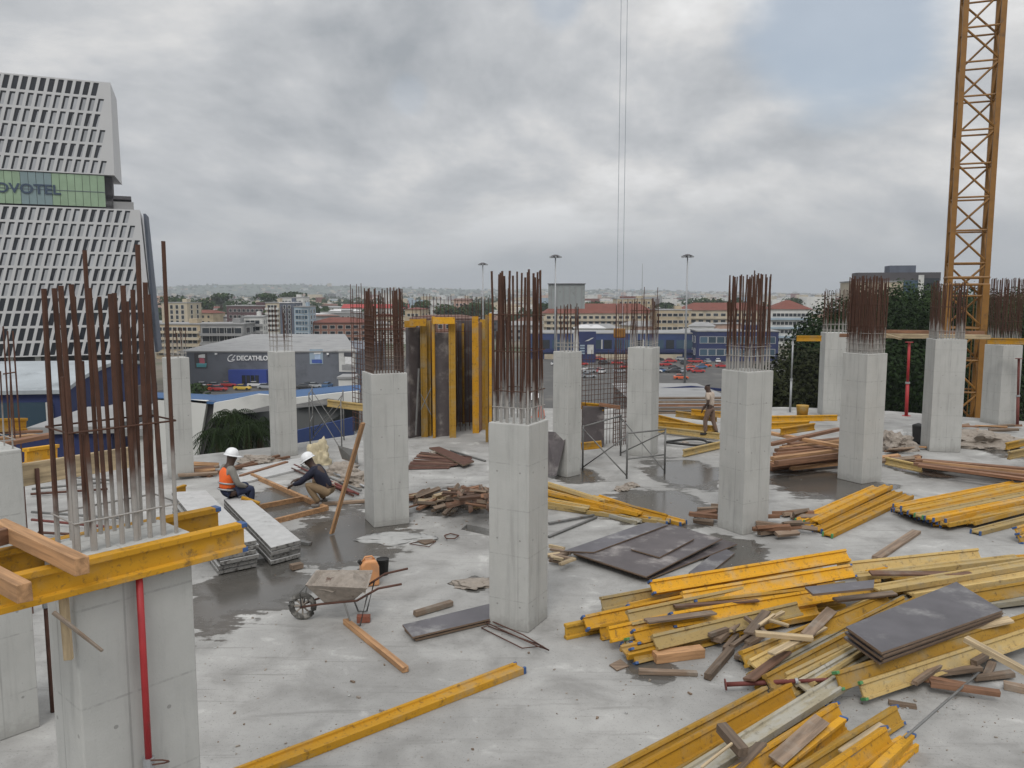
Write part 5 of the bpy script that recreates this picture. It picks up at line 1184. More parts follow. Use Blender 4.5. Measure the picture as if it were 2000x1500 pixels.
def windows(t_, wall_y, w_, h, rows, cols, ww, wh, gm_, z0=1.2, side=None, mx=1.0, skip=0):
    me = None; rr = random.Random(int(w_ * 100) + rows)
    for r_ in range(rows):
        for c_ in range(cols):
            if rr.random() < skip: continue
            x = -w_ / 2 + mx + (w_ - 2 * mx) * (c_ + .5) / cols; z = z0 + (h - z0) * (r_ + .45) / rows
            if me is None:
                m_ = MB(); m_.box((0, -.01, 0), (ww, .12, wh), None, 0); f = .10
                for a in ((0, -.05, wh / 2 + f / 2, ww + 2 * f, f), (0, -.05, -wh / 2 - f / 2, ww + 3 * f, f)): m_.box((a[0], a[1], a[2]), (a[3], .2, a[4]), None, 1)
                for s in (-1, 1): m_.box((s * (ww / 2 + f / 2), -.05, 0), (f, .2, wh), None, 1)
                me = m_.mesh('window', [gm_, W['white']])
            o = bpy.data.objects.new('window', me); C.objects.link(o); o.parent = t_
            if side is None: o.location = (x, wall_y, z)
            else: o.location = (side[0], side[1] + x + w_ / 2, z); o.rotation_euler = (0, 0, side[2])
def building(label, x0, x1, yt, Y, dep, wall, rows, cols, roof='flat', rm='grey', yaw=0.0, gm_=None, ww=1.5, wh=1.4, group=None, bands=False, name='building', cat='building', base=GZ, sidewin=True, rh=None, skip=0, hut=True):
    p, q = D(x0, yt, Y), D(x1, yt, Y); w_ = (q - p).length; h = p.z - base
    t_ = thing(name, label, cat, ((p.x + q.x) / 2, Y, base), rad(yaw), group)
    MB().box((0, dep / 2, h / 2), (w_, dep, h)).build('wall', W[wall], t_)
    rh = rh or w_ * .10
    if roof == 'flat':
        m_ = MB().box((0, dep / 2, h + .2), (w_ + .5, dep + .5, .4)); m_.build('roof', RF[rm], t_)
        if rows: MB().box((w_ * .2, dep * .5, h + 1.2), (w_ * .18, dep * .25, 1.6)).build('roof_hut', W[wall], t_)
    else:
        e = .6; a = min(dep, w_) * .45 if roof == 'hip' else -e
        vs = [(-w_ / 2 - e, -e, h), (w_ / 2 + e, -e, h), (w_ / 2 + e, dep + e, h), (-w_ / 2 - e, dep + e, h), (-w_ / 2 + a, dep / 2, h + rh), (w_ / 2 - a, dep / 2, h + rh)]
        MB().add(vs, [(0, 1, 5, 4), (1, 2, 5), (2, 3, 4, 5), (3, 0, 4), (3, 2, 1, 0)]).build('roof', RF[rm], t_)
    if rows:
        windows(t_, -.02, w_, h - .5, rows, cols, ww, wh, gm_ or GL, skip=skip)
        s = 1 if (p.x + q.x) < 0 else -1
        if sidewin and dep > 6:
            windows(t_, 0, dep, h - .5, rows, max(1, int(dep / 5)), ww, wh, gm_ or GL, side=(s * (w_ / 2 + .02), 0, rad(90 if s > 0 else -90)), skip=skip)
    if bands:
        for r_ in range(1, rows): MB().box((0, -.5, (h - .5) * r_ / rows + .2), (w_, 1.1, .9)).build('balcony', W[bands], t_)
    return t_
building('cream apartment block with balconies just right of the foreground bars', 300, 392, 634, 300, 14, 'cream', 5, 8, bands='beige', yaw=-6)
building('white and grey block standing above the cream apartments', 312, 368, 592, 400, 12, 'beige', 7, 4, yaw=-12, wh=1.8)
building('unfinished grey concrete building with long open storeys behind the store', 390, 476, 634, 285, 14, 'grey', 4, 5, ww=3.4, wh=1.9, yaw=-4, bands='grey')
building('light grey building with a stair tower behind the store', 474, 512, 620, 295, 12, 'white', 6, 3, yaw=8, bands='grey')
building('dark plum block with a flat white roof box', 440, 520, 598, 420, 18, 'plum', 5, 8, yaw=-8)
building('white roofed dark house left of the tall slate office', 452, 486, 588, 520, 14, 'white', 2, 3, yaw=6)
building('pale narrow apartment tower with stacked balconies', 518, 545, 592, 360, 12, 'beige', 9, 3, bands='white', yaw=-6)
building('tall slate grey office beside the pale apartment tower', 546, 574, 592, 340, 14, 'slate', 9, 2, ww=.8, yaw=0, rm='white')
building('blue white office block joined to the right of the slate one', 574, 603, 600, 338, 12, 'lightblue', 7, 3, ww=2.2, yaw=0, gm_=GL2)
building('white top storey building behind the slate office', 546, 592, 582, 470, 14, 'white', 6, 6, yaw=0)
building('terracotta apartment block with a red roof right of the slim column', 607, 722, 630, 345, 16, 'terracotta', 4, 7, 'hip', 'red', yaw=4, ww=2, rh=2.0)
building('grey roofed low building behind the terracotta block', 598, 700, 612, 480, 18, 'grey', 3, 9, yaw=-5)
building('long white hall with a bright red roof far behind the rusty cage', 668, 795, 602, 640, 26, 'white', 2, 12, 'gable', 'brightred', yaw=3, rh=3.0)
building('orange roofed cream house left of the dark formwork', 790, 822, 604, 430, 12, 'cream', 3, 3, 'hip', 'red', yaw=-15)
building('white house in the trees above the dark formwork', 842, 872, 598, 470, 12, 'white', 3, 4, yaw=9)
building('pink house with a gabled top above the dark formwork', 886, 915, 586, 520, 12, 'pink', 4, 3, 'gable', 'brown', yaw=-9)
building('long white roofed hall in the far trees', 836, 880, 586, 720, 20, 'white', 1, 6, yaw=4)
building('brown roofed shop just behind the formwork top', 800, 935, 622, 300, 14, 'terracotta', 3, 8, 'hip', 'brown', yaw=2, rh=1.2)
building('cream housing block with a long orange roof behind the blue showroom', 1062, 1282, 612, 430, 16, 'beige', 4, 18, 'hip', 'red', yaw=2, ww=2, rh=5.0, bands='beige')
building('cream housing block with red roof and bay windows left of the lamp mast', 1278, 1350, 606, 415, 16, 'cream', 4, 6, yaw=-2, ww=2.2)
building('long cream housing block with red roof behind the lamp mast', 1330, 1510, 606, 425, 18, 'beige', 4, 12, 'hip', 'red', yaw=-2, ww=2.4, rh=3.8, bands='beige')
building('white building with blue bands and red roof left of the dark trees', 1506, 1584, 604, 370, 18, 'white', 4, 9, 'hip', 'red', yaw=-8, rh=4.0, bands='lightblue')
building('yellow house behind the orange roof', 1205, 1275, 584, 560, 14, 'cream', 5, 7, yaw=5)
# blue showroom
t_ = building('long blue showroom with a glass front behind the parked cars', 1030, 1365, 652, 300, 22, 'blue', 0, 0, yaw=-1, name='showroom')
w_ = 335 * 300 / 1600
for i in range(16):
    MB().box((-w_ / 2 + 3 + i * (w_ - 6) / 15, -.05, 5.4 if True else 0), (2.9, .2, 3.2)).build('window', (GL2, GL)[i % 3 == 1], t_)
    if i % 4 == 2: MB().box((-w_ / 2 + 4.6 + i * (w_ - 6) / 15, -.2, 5.4), (.5, .3, 3.4)).build('pillar', W['white'], t_)
MB().box((0, -1.2, .9), (w_ * .8, .4, 1.8)).build('garden_wall', W['beige'], t_)
MB().box((0, -.5, 2.9), (w_, 1.0, 1.0)).build('fascia', W['navy'], t_)
building('navy annex with white columns at the right end of the blue showroom', 1362, 1520, 648, 290, 14, 'navy', 2, 9, yaw=-3, gm_=GL2, ww=2.6, wh=2.2)
# the showroom pylon sign
p = D(1146, 700, 285); t_ = thing('pylon_sign', 'navy pylon sign with white panels before the blue showroom', 'sign', (p.x, 285, GZ))
MB().box((0, 0, 5.4), (6.2, .8, 10.8)).build('board', W['navy'], t_)
for i in range(4): MB().box((-1.6, -.46, 3.2 + i * .9), (1.6, .1, .5)).build('panel', W['lightblue'], t_)
MB().box((1.2, -.46, 4.6), (2.2, .1, 3.2)).build('panel', W['white'], t_)
MB().add([(-.8, -.5, 7.4), (1.6, -.5, 8.6), (2.4, -.5, 8.7), (.6, -.5, 7.6)] + [(-.8, -.42, 7.4), (1.6, -.42, 8.6), (2.4, -.42, 8.7), (.6, -.42, 7.6)], [(0, 1, 2, 3), (7, 6, 5, 4), (0, 4, 5, 1), (1, 5, 6, 2), (2, 6, 7, 3), (3, 7, 4, 0)]).build('emblem', W['white'], t_)
p = D(1124, 700, 280); t_ = tag(MB().box((0, 0, 5.2), (1.5, .6, 10.4)).build('white_pillar_sign', W['white']), 'narrow white pillar sign left of the navy pylon', 'sign'); t_.location = (p.x, 280, GZ)
# billboard
p, q = D(1071, 555, 330), D(1142, 603, 330); t_ = thing('billboard', 'large grey billboard seen from the back above the orange roof', 'billboard', ((p.x + q.x) / 2, 330, GZ))
wB, zt, zb_ = q.x - p.x, p.z - GZ, q.z - GZ
MB().box((0, 0, (zt + zb_) / 2), (wB, .4, zt - zb_)).build('panel', M('billboard_back', (.24, .26, .255), .7, .15, .3, dirt=(.15, .15, .14)), t_)
for i in range(6): MB().box((-wB / 2 + wB * (i + .5) / 6, -.35, (zt + zb_) / 2), (.3, .3, zt - zb_ - .4)).build('rib', W['grey'], t_)
MB().box((0, -.3, zt + .15), (wB + .6, 1.0, .3)).build('top_frame', W['dark'], t_)
for s in (-.3, .3): MB().box((wB * s, 0, zb_ / 2), (.8, .8, zb_)).build('post', W['dark'], t_)
# dark modern building above the trees
t_ = building('modern block in pale stone and dark glass above the right hand trees', 1668, 1826, 551, 240, 22, 'beige', 0, 0, yaw=-14, base=GZ, rm='grey')
wM = 158 * 240 / 1600; hM = D(1700, 551, 240).z - GZ
MB().box((wM * .05, 6, hM + 1.6), (wM * .95, 10, 2.4)).build('roof_storey', W['dark'], t_)
MB().box((wM * .12, 8, hM + 3.6), (wM * .30, 8, 2.6)).build('plant_room', W['slate'], t_)
MB().box((wM * .18, -.2, hM - 3), (wM * .16, .5, 7)).build('glazing', GL2, t_); MB().box((wM * .40, -.2, hM - 2.6), (wM * .19, .6, 7.4)).build('glazing', GL, t_)
MB().box((wM * .295, -.35, hM - 2), (wM * .06, .7, 8)).build('fin', W['white'], t_)
# ---- sports store
YS = 213.0; p, q = D(352, 688, YS), D(694, 688, YS); wS = q.x - p.x; hS = p.z - GZ
t_ = thing('store', 'big grey sports store with white lettering and a blue entrance', 'store', ((p.x + q.x) / 2, YS, GZ))
def sx_px(px): return D(px, 700, YS).x - (p.x + q.x) / 2
def sz_px(py): return D(500, py, YS).z - GZ
MB().box((0, 25, hS / 2), (wS, 50, hS)).build('wall', W['store'], t_)
MB().add([(-wS / 2 - .3, -.3, hS), (wS / 2 + .3, -.3, hS), (wS * .22, 50, hS + 1.9), (-wS / 2 + 3, 50, hS + 1.9), (-wS / 2 - .3, -.3, hS + .35), (wS / 2 + .3, -.3, hS + .35), (wS * .22, 50, hS + 2.2), (-wS / 2 + 3, 50, hS + 2.2)], [(0, 1, 5, 4), (4, 5, 6, 7), (1, 2, 6, 5), (2, 3, 7, 6), (3, 0, 4, 7), (3, 2, 1, 0)]).build('roof', RF['grey'], t_)
MB().box((sx_px(487), -1.0, 2.2), (sx_px(524) - sx_px(450), 2.2, 4.4)).build('entrance', M('entrance_blue', (.022, .05, .26), .6, .15, 1), t_)
for i in range(4): MB().box((sx_px(480 + i * 8.5), -2.15, 1.7), (.95, .1, 2.7)).build('door', GL, t_)
def text(s, w_, h, mt, name, parent, loc, ext=.12):
    cu = bpy.data.curves.new(name, 'FONT'); cu.body = s; cu.extrude = ext; cu.offset = .02
    o = bpy.data.objects.new(name, cu); C.objects.link(o)
    bpy.context.view_layer.update()
    dg = bpy.context.evaluated_depsgraph_get(); me = bpy.data.meshes.new_from_object(o.evaluated_get(dg)); bpy.data.objects.remove(o)
    xs = [v.co.x for v in me.vertices]; ys = [v.co.y for v in me.vertices]
    for v in me.vertices: v.co = Vector(((v.co.x - min(xs)) * 1.0, v.co.y, v.co.z))
    x0, x1, y0, y1 = min(xs), max(xs), min(ys), max(ys)
    for v in me.vertices: v.co = Vector((v.co.x / (x1 - x0) * w_, (v.co.y - y0) / (y1 - y0) * h, v.co.z))
    me.materials.append(mt); o = bpy.data.objects.new(name, me); C.objects.link(o); o.parent = parent; o.location = loc; o.rotation_euler = (rad(90), 0, 0)
    return o
wp = M('white_sign_paint', (.8, .8, .8), .5, .03, 2)
text('DECATHLON', sx_px(532) - sx_px(463), 1.25, wp, 'lettering', t_, (sx_px(463), -.15, sz_px(704)))
em = MB()
em.path([(sx_px(453) + 1.05 * math.cos(a), -.12, sz_px(699.5) + .82 * math.sin(a) + .25 * math.cos(a)) for a in [math.pi * .45 + i * math.pi * 1.3 / 12 for i in range(13)]] + [(sx_px(453) - .1, -.12, sz_px(702.5)), (sx_px(453) + .3, -.12, sz_px(699)), (sx_px(453) + .9, -.12, sz_px(694))], .14, 6)
em.build('emblem', wp, t_)
for (x0, x1, y0, y1, cs) in ((380, 405, 690, 719, ('dark', 'white', 'teal', 'pink')), (605, 631, 682, 711, ('lightblue', 'white', 'blue', 'lightblue')), (662, 694, 682, 726, ('white', 'dark', 'grey', 'white'))):
    cx, cz, ww_, hh = sx_px((x0 + x1) / 2), sz_px((y0 + y1) / 2), sx_px(x1) - sx_px(x0), sz_px(y0) - sz_px(y1)
    po = MB().box((cx, -.06, cz), (ww_, .1, hh)).build('poster', W[cs[0]], t_); PCOL = dict(teal=(.10, .36, .40), pink=(.50, .12, .16), white=(.7, .7, .7), blue=(.05, .10, .36), lightblue=(.35, .45, .60), dark=(.05, .05, .06), grey=(.3, .3, .3))
    for i, (dx, dz, a, b_) in enumerate(((.15, .30, .5, .22), (.1, -.32, .75, .25), (.2, .0, .4, .3))):
        MB().box((cx + dx * ww_ * .5, -.14 - .01 * i, cz + dz * hh), (ww_ * a, .06, hh * b_), None, 0, .12).build('poster_patch', M('poster_ink', PCOL[cs[1 + i % 3]], .6, .2, 2), po)
for px in (423, 641): MB().box((sx_px(px), -.3, sz_px(691)), (.5, .6, .4)).build('floodlight', wp, t_)
# ---- tall hotel with slanted window grid
hw = M('hotel_cladding', (.52, .52, .525), .7, .08, .1, bmp=.05)
gd = glass_mat('hotel_dark_glass', (.016, .018, .024), .15); gp_ = M('hotel_pale_panel', (.36, .37, .39), .5, .3, .4, ov=.25)
HL = D(-190, 560, 160); HR = D(290, 560, 178); hx = (Vector((HR.x, 178, 0)) - Vector((HL.x, 160, 0))); HWID = hx.length
t_ = thing('hotel_tower', 'tall white hotel tower with rows of slanted windows and a green glass band', 'hotel', (HR.x, 178, GZ), math.atan2(hx.y, hx.x))
# local frame: origin at the right front foot, -x along the facade to the left, y into the building
def hz_px(py, px=150): # height over street of facade row
    u = (px - 1000) / F
    a = Vector((HL.x, 160, 0)); d = hx.normalized(); k = (u * (a.y * cp) - a.x) / (d.x - u * d.y * cp) if True else 0
    y = a.y + d.y * k
    return HZ(py, a.x + d.x * k, y) - GZ
def facade(z0, z1, x1b, x1t, rows, pitch, slant, name, start=0, darkrows=()):
    # wall lattice with real openings: parallelogram windows
    m_ = MB(); rh = (z1 - z0) / rows; panes = []
    ncol = int(HWID / pitch) + 1
    mg = .16
    def xr(z): return x1b + (x1t - x1b) * (z - z0) / (z1 - z0)
    for r_ in range(rows):
        za, zb2 = z0 + r_ * rh, z0 + (r_ + 1) * rh
        wa, wb2 = za + rh * .07, zb2 - rh * .09
        sl_ = slant * (wb2 - wa)
        ph = (r_ * slant * rh) % pitch
        x = -HWID
        edges = []
        k = 0
        while True:
            xl = -HWID + .4 + k * pitch + ph; xw = pitch * .63; k += 1
            if xl + xw + sl_ > xr(za) - .5: break
            edges.append((xl, xl + xw))
        # strips
        m_.add([(-HWID, 0, za), (xr(za), 0, za), (xr(wa), 0, wa), (-HWID, 0, wa)], [(0, 1, 2, 3)])
        m_.add([(-HWID, 0, wb2), (xr(wb2), 0, wb2), (xr(zb2), 0, zb2), (-HWID, 0, zb2)], [(0, 1, 2, 3)])
        pa, pb = -HWID, -HWID
        for (l, r2) in edges + [(None, None)]:
            if l is None: m_.add([(pa, 0, wa), (xr(wa), 0, wa), (xr(wb2), 0, wb2), (pb, 0, wb2)], [(0, 1, 2, 3)]); break
            m_.add([(pa, 0, wa), (l, 0, wa), (l + sl_, 0, wb2), (pb, 0, wb2)], [(0, 1, 2, 3)])
            o = [(l, 0, wa), (r2, 0, wa), (r2 + sl_, 0, wb2), (l + sl_, 0, wb2)]; b_ = [(a[0], .32, a[2]) for a in o]
            m_.add(o + b_, [(0, 4, 5, 1), (1, 5, 6, 2), (2, 6, 7, 3), (3, 7, 4, 0)])
            panes.append((l, r2, wa, wb2, sl_, r_)); pa, pb = r2, r2 + sl_
    return m_, panes
zU0, zU1 = hz_px(338), hz_px(153); zL0, zL1 = hz_px(694), hz_px(405)
panes = []
xU = -(290 - 240) * 176 / 1600
mU, pU = facade(zU0, zU1, xU, xU + .15, 6, 1.58, .26, 'u')
mL, pL = facade(zL0, zL1, 0.6, -1.0, 10, 1.58, .26, 'l')
depU, depL = 16.0, 22.0
# closed bodies behind the lattice
def shell(m_, z0, z1, xb, xt, dep, cant=0.0):
    m_.add([(xb, 0, z0), (xb + cant, dep, z0), (xt + cant * .7, dep, z1), (xt, 0, z1)], [(0, 1, 2, 3)])
    m_.add([(-HWID, dep, z0), (xb + cant, dep, z0), (xt + cant * .7, dep, z1), (-HWID, dep, z1)], [(3, 2, 1, 0)])
    m_.add([(-HWID, 0, z1), (xt, 0, z1), (xt + cant * .7, dep, z1), (-HWID, dep, z1)], [(0, 1, 2, 3)])
    m_.add([(-HWID, 0, z0), (xb, 0, z0), (xb + cant, dep, z0), (-HWID, dep, z0)], [(3, 2, 1, 0)])
shell(mU, zU0, zU1, xU, xU + .15, depU, 1.2); shell(mL, zL0, zL1, .6, -1.0, depL, 1.2)
mU.build('upper_block', hw, t_); mL.build('lower_block', hw, t_)
MB().add([(.75, 3, zL0), (1.9, 12, zL0), (2.4, 12, zL0), (1.3, 3, zL0), (-.3, 3, zL1 - .5), (.4, 12, zL1 - .5), (.9, 12, zL1 - .5), (.2, 3, zL1 - .5)], [(0, 1, 2, 3), (7, 6, 5, 4), (0, 4, 5, 1), (1, 5, 6, 2), (2, 6, 7, 3), (3, 7, 4, 0)]).build('side_screen', W['slate'], t_)
allp = [(p_, 'u') for p_ in pU] + [(p_, 'l') for p_ in pL]
allp.sort(key=lambda a: -a[0][0])
stuffm = MB()
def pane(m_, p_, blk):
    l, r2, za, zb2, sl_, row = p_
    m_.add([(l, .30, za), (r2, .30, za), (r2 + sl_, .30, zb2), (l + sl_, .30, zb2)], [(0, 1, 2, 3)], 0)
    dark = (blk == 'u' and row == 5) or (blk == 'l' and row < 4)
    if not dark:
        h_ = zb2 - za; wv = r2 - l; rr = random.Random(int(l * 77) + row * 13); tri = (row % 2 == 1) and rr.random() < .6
        a, b_ = l + wv * (.40 if not tri else .66), r2; zt_ = zb2 - h_ * .13  # pale panel stops short, leaving a dark strip at left and top
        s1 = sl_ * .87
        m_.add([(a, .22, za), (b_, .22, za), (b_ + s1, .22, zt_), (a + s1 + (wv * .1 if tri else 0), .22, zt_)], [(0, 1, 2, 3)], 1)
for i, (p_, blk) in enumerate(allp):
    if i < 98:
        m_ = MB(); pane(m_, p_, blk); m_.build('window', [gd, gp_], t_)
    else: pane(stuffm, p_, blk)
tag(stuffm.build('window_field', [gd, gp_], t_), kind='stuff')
MB().box((-HWID / 2, 8, (zL1 + zU0) / 2), (HWID - 3 + 2 * (xU + 1), 12, zU0 - zL1 - .02)).build('service_floor', W['dark'], t_)
gg = M('green_glass', (.26, .36, .24), .25, .25, .35, ov=.0); gg2 = M('grey_green_glass', (.19, .26, .27), .25, .2, .4)
xb = xU - 1.9; zg0, zg1 = hz_px(402), hz_px(339)
npan = 26
for i in range(npan):
    xa, xc = -HWID + (xb + HWID) * i / npan, -HWID + (xb + HWID) * (i + 1) / npan
    MB().box(((xa + xc) / 2, .35, (zg0 + zg1) / 2), (xc - xa - .08, .3, zg1 - zg0 - .1)).build('glass_panel', gg2 if 15 <= i <= 18 else gg, t_)
MB().box((-HWID / 2 + xb / 2, .22, (zg0 + zg1) / 2 - .2), (HWID + xb, .2, .1)).build('transom', W['slate'], t_)
nav = M('navy_sign_letters', (.035, .06, .10), .5, .1, 2)
lx0 = -(290 + 42) * 172 / 1600 * 1.0
def hx_px(px):
    u = (px - 1000) / F; a = Vector((HR.x, 178, 0)); d = -hx.normalized(); yy = 250
    # solve along the facade, neglecting the tilt of the row
    k = (a.x - u * a.y * 1.006) / (u * d.y * 1.006 - d.x)
    return -k
text('NOVOTEL', hx_px(141) - hx_px(-9), hz_px(358, 60) - hz_px(377.5, 60), nav, 'lettering', t_, (hx_px(-9), .1, hz_px(377.5, 60)), .08)
MB().box((-5.6, 6, zL1 + .9), (7, 8, 1.7)).build('roof_plant', W['grey'], t_)
MB().box((-5.8, 5.5, zL1 + 2.6), (6.6, 7, .7)).build('terrace_canopy', W['dark'], t_)
for i in range(9): MB().box((-HWID + 2 + i * (HWID - 4) / 8, 2.2, zL0 / 2), (1.0, 1.0, zL0)).build('ground_column', W['white'], t_)
MB().box((-HWID / 2, 12, zL0 / 2), (HWID - 2, 14, zL0 - .1)).build('lobby', W['dark'], t_)
# ---- shed with curved pale roof at left
Y0 = 78.0; pA = D(-60, 770, Y0); pC = D(128, 770, Y0 - 6); zE = D(60, 757, Y0).z - GZ; zR = D(110, 702, Y0 + 10).z - GZ
t_ = thing('blue_shed', 'blue walled shed with a pale curved metal roof behind the foreground bars', 'shed', (pC.x, Y0 - 6, GZ), rad(8))
ws = pC.x - pA.x + 6; n = 10; dS = 26; rfm = MB(); wl = MB()
prof_ = [(i / n, zE + (zR - zE) * math.sin(math.pi * (.06 + .88 * i / n)) ** .8) for i in range(n + 1)]
vs = [(-ws, u * dS, z) for u, z in prof_] + [(0, u * dS, z) for u, z in prof_] + [(-ws, u * dS, z - .35) for u, z in prof_] + [(0, u * dS, z - .35) for u, z in prof_]
k = n + 1
rfm.add(vs, [(i, k + i, k + i + 1, i + 1) for i in range(n)] + [(2 * k + i + 1, 3 * k + i + 1, 3 * k + i, 2 * k + i) for i in range(n)] + [(k + i, 3 * k + i, 3 * k + i + 1, k + i + 1) for i in range(n)] + [(i + 1, 2 * k + i + 1, 2 * k + i, i) for i in range(n)] + [(0, 2 * k, 3 * k, k), (n, k + n, 3 * k + n, 2 * k + n)]).build('roof', RF['pale'], t_)
vs = [(-.3, .4, 0), (-.3, dS - .4, 0)] + [(-.3, min(dS - .4, max(.4, u * dS)), z - .36) for u, z in prof_][::-1]
wl.add(vs + [(-ws + .3, v[1], v[2]) for v in vs], [tuple(range(len(vs))), tuple(range(len(vs), 2 * len(vs)))[::-1]] + [(i, (i + 1) % len(vs), len(vs) + (i + 1) % len(vs), len(vs) + i) for i in range(len(vs))]).build('wall', W['navy'], t_)
for i in range(3): MB().box((-ws * .2 - i * ws * .27, .3, zE - 2.2), (ws * .22, .3, 3.2)).build('glazing', GL2, t_)
for i in range(4): MB().box((-ws * .08 - i * ws * .27, .2, zE / 2 - .3), (.45, .45, zE - .6)).build('post', W['white'], t_)
# small navy box buildings and trucks under it
building('navy low building with white window strips below the curved shed', 70, 215, 846, 46, 8, 'navy', 0, 0, yaw=6, name='low_building')
building('dark building with blue stripe seen through the foreground bars', 178, 262, 812, 62, 8, 'dark', 2, 4, yaw=-5, ww=1.0, wh=2.0, name='low_building')
building('white walled annex with horizontal boards beside the half hidden column', 255, 400, 850, 44, 4, 'white', 0, 0, yaw=2, name='annex')
for i in range(4):
    p = D(372, 855 + i * 16, 43.6); 
# ---- pavilion with blue roof edge
YP = 40.0; t_ = thing('pavilion', 'white pavilion with a blue roof edge and dark glazed side below the slab edge', 'pavilion', (D(520, 800, YP).x, YP, GZ))
def PP(px, py, dy=0.0): v = D(px, py, YP + dy); return Vector((v.x, v.y, v.z))
def slabq(pts, th, mt, name):
    n_ = Vector((0, th, 0)); P_ = [Vector(p) for p in pts]; k = len(P_)
    return MB().add(P_ + [p + n_ for p in P_], [tuple(range(k)), tuple(range(k, 2 * k))[::-1]] + [(i, k + i, k + (i + 1) % k, (i + 1) % k) for i in range(k)]).build(name, mt, t_, origin=t_.location)
slabq([PP(300, 778), PP(404, 783), PP(384, 900), PP(300, 900)], .3, W['white'], 'white_wall')
slabq([PP(418, 787, -.3), PP(452, 781, -.3), PP(502, 770, -.3), PP(526, 772, -.3), PP(526, 792, -.3), PP(415, 818, -.3)], .3, W['white'], 'white_fascia')
slabq([PP(404, 784, .3), PP(420, 786, .3), PP(418, 818, .3), PP(392, 905, .3), PP(384, 905, .3)], .4, W['dark'], 'dark_pillar')
slabq([PP(396, 818, .6), PP(560, 800, 2.4), PP(700, 786, 3), PP(700, 840, 3), PP(560, 880, 1), PP(384, 915, .6)], .3, M('dark_glazing', (.035, .038, .038), .3, .2, .3), 'dark_side')
slabq([PP(575, 842, -1), PP(690, 815, 1.5), PP(690, 870, 1.5), PP(575, 880, -1)], .3, W['blue'], 'blue_base')
slabq([PP(575, 777, 1.8), PP(655, 768, 1.8), PP(700, 764, 1.8), PP(700, 786, 1.8), PP(640, 778, 1.8), PP(575, 790, 1.8)], .3, W['white'], 'white_fascia')
# roof sheet
rx = (300, 358, 404, 420, 452, 502, 524, 580, 650, 705)
fr_ = [D(x, y, YP + (0 if x < 505 else 2.2)) for x, y in zip(rx, (776, 779, 784, 785, 779, 769, 771, 775, 766, 762))]
bk_ = [D(x, y, YP + 12) for x, y in zip(rx, (766, 768, 770, 771, 769, 764, 763, 761, 755, 751))]
rp = fr_ + bk_ + [v - Vector((0, 0, .12)) for v in fr_ + bk_]; k = len(rx)
MB().add(rp, [(i, i + 1, k + i + 1, k + i) for i in range(k - 1)] + [(2 * k + k + i, 2 * k + k + i + 1, 2 * k + i + 1, 2 * k + i) for i in range(k - 1)] + [(i, 2 * k + i, 2 * k + i + 1, i + 1) for i in range(k - 1)]).build('roof', RF['blue'], t_, origin=t_.location)
building('white kiosk at the right end of the parking row', 661, 689, 740, 150, 5, 'white', 0, 0, name='kiosk', cat='kiosk')
# pale roof beyond the slab on the right
p, q = D(1268, 778, 60), D(1470, 775, 60); t_ = thing('low_hall', 'low hall with a pale roof just past the slab edge, behind the standing man', 'hall', ((p.x + q.x) / 2, 60, GZ))
wH = q.x - p.x; z1 = p.z - GZ - 1.1
MB().box((0, 10, z1 / 2), (wH, 20, z1)).build('wall', W['grey'], t_)
MB().add([(-wH / 2 - .4, -.4, z1), (wH / 2 + .4, -.4, z1), (wH / 2 + .4, 20, z1), (-wH / 2 - .4, 20, z1), (-wH / 2, 9, z1 + .25), (wH / 2, 9, z1 + .35)], [(0, 1, 5, 4), (1, 2, 5), (2, 3, 4, 5), (3, 0, 4), (3, 2, 1, 0)]).build('roof', RF['grey'], t_)
pa, pb, pc = D(1240, 764, 75), D(1350, 756, 75), D(1480, 768, 75)
t_ = thing('blue_fence', 'thin dark blue fence line along the parking area', 'fence', (pb.x, 75, pa.z - 2))
for a, b_ in ((pa, pb), (pb, pc)): MB().bar(a, b_, .12, .25).build('rail', W['navy'], t_, origin=t_.location)
# ================================================================ lamp masts
lm = X['galv']
for (px, yt, Y, lab) in ((943, 515, 270, 'furthest left of the high mast lights, beside the middle cage'), (1085, 500, 222, 'high mast light rising behind the grey billboard'), (1343, 499, 218, 'high mast light standing in full view at the parking area')):
    p = D(px, yt, Y); h = p.z - GZ; t_ = thing('mast_light', lab, 'street lamp', (p.x, Y, GZ), 0, 'high mast lights')
    MB().path([(0, 0, 0), (0, 0, h * .5), (0, 0, h)], .33, 10, r2=.16).build('pole', lm, t_, smooth=True)
    MB().lathe([(.3, h - .5), (1.25, h - .2), (1.3, h), (.4, h + .35)], 14).build('lamp_ring', W['dark'], t_)
    for i in range(8): a = i * math.pi / 4; MB().box((1.35 * math.cos(a), 1.35 * math.sin(a), h - .3), (.55, .5, .4), Matrix.Rotation(a, 3, 'Z')).build('lamp', lm, t_)
p = D(1255, 515, 900); t_ = thing('radio_mast', 'thin distant radio mast left of the main lamp mast', 'mast', (p.x, 900, GZ)); MB().path([(0, 0, 0), (0, 0, p.z - GZ)], .5, 5, r2=.2).build('pole', W['grey'], t_)
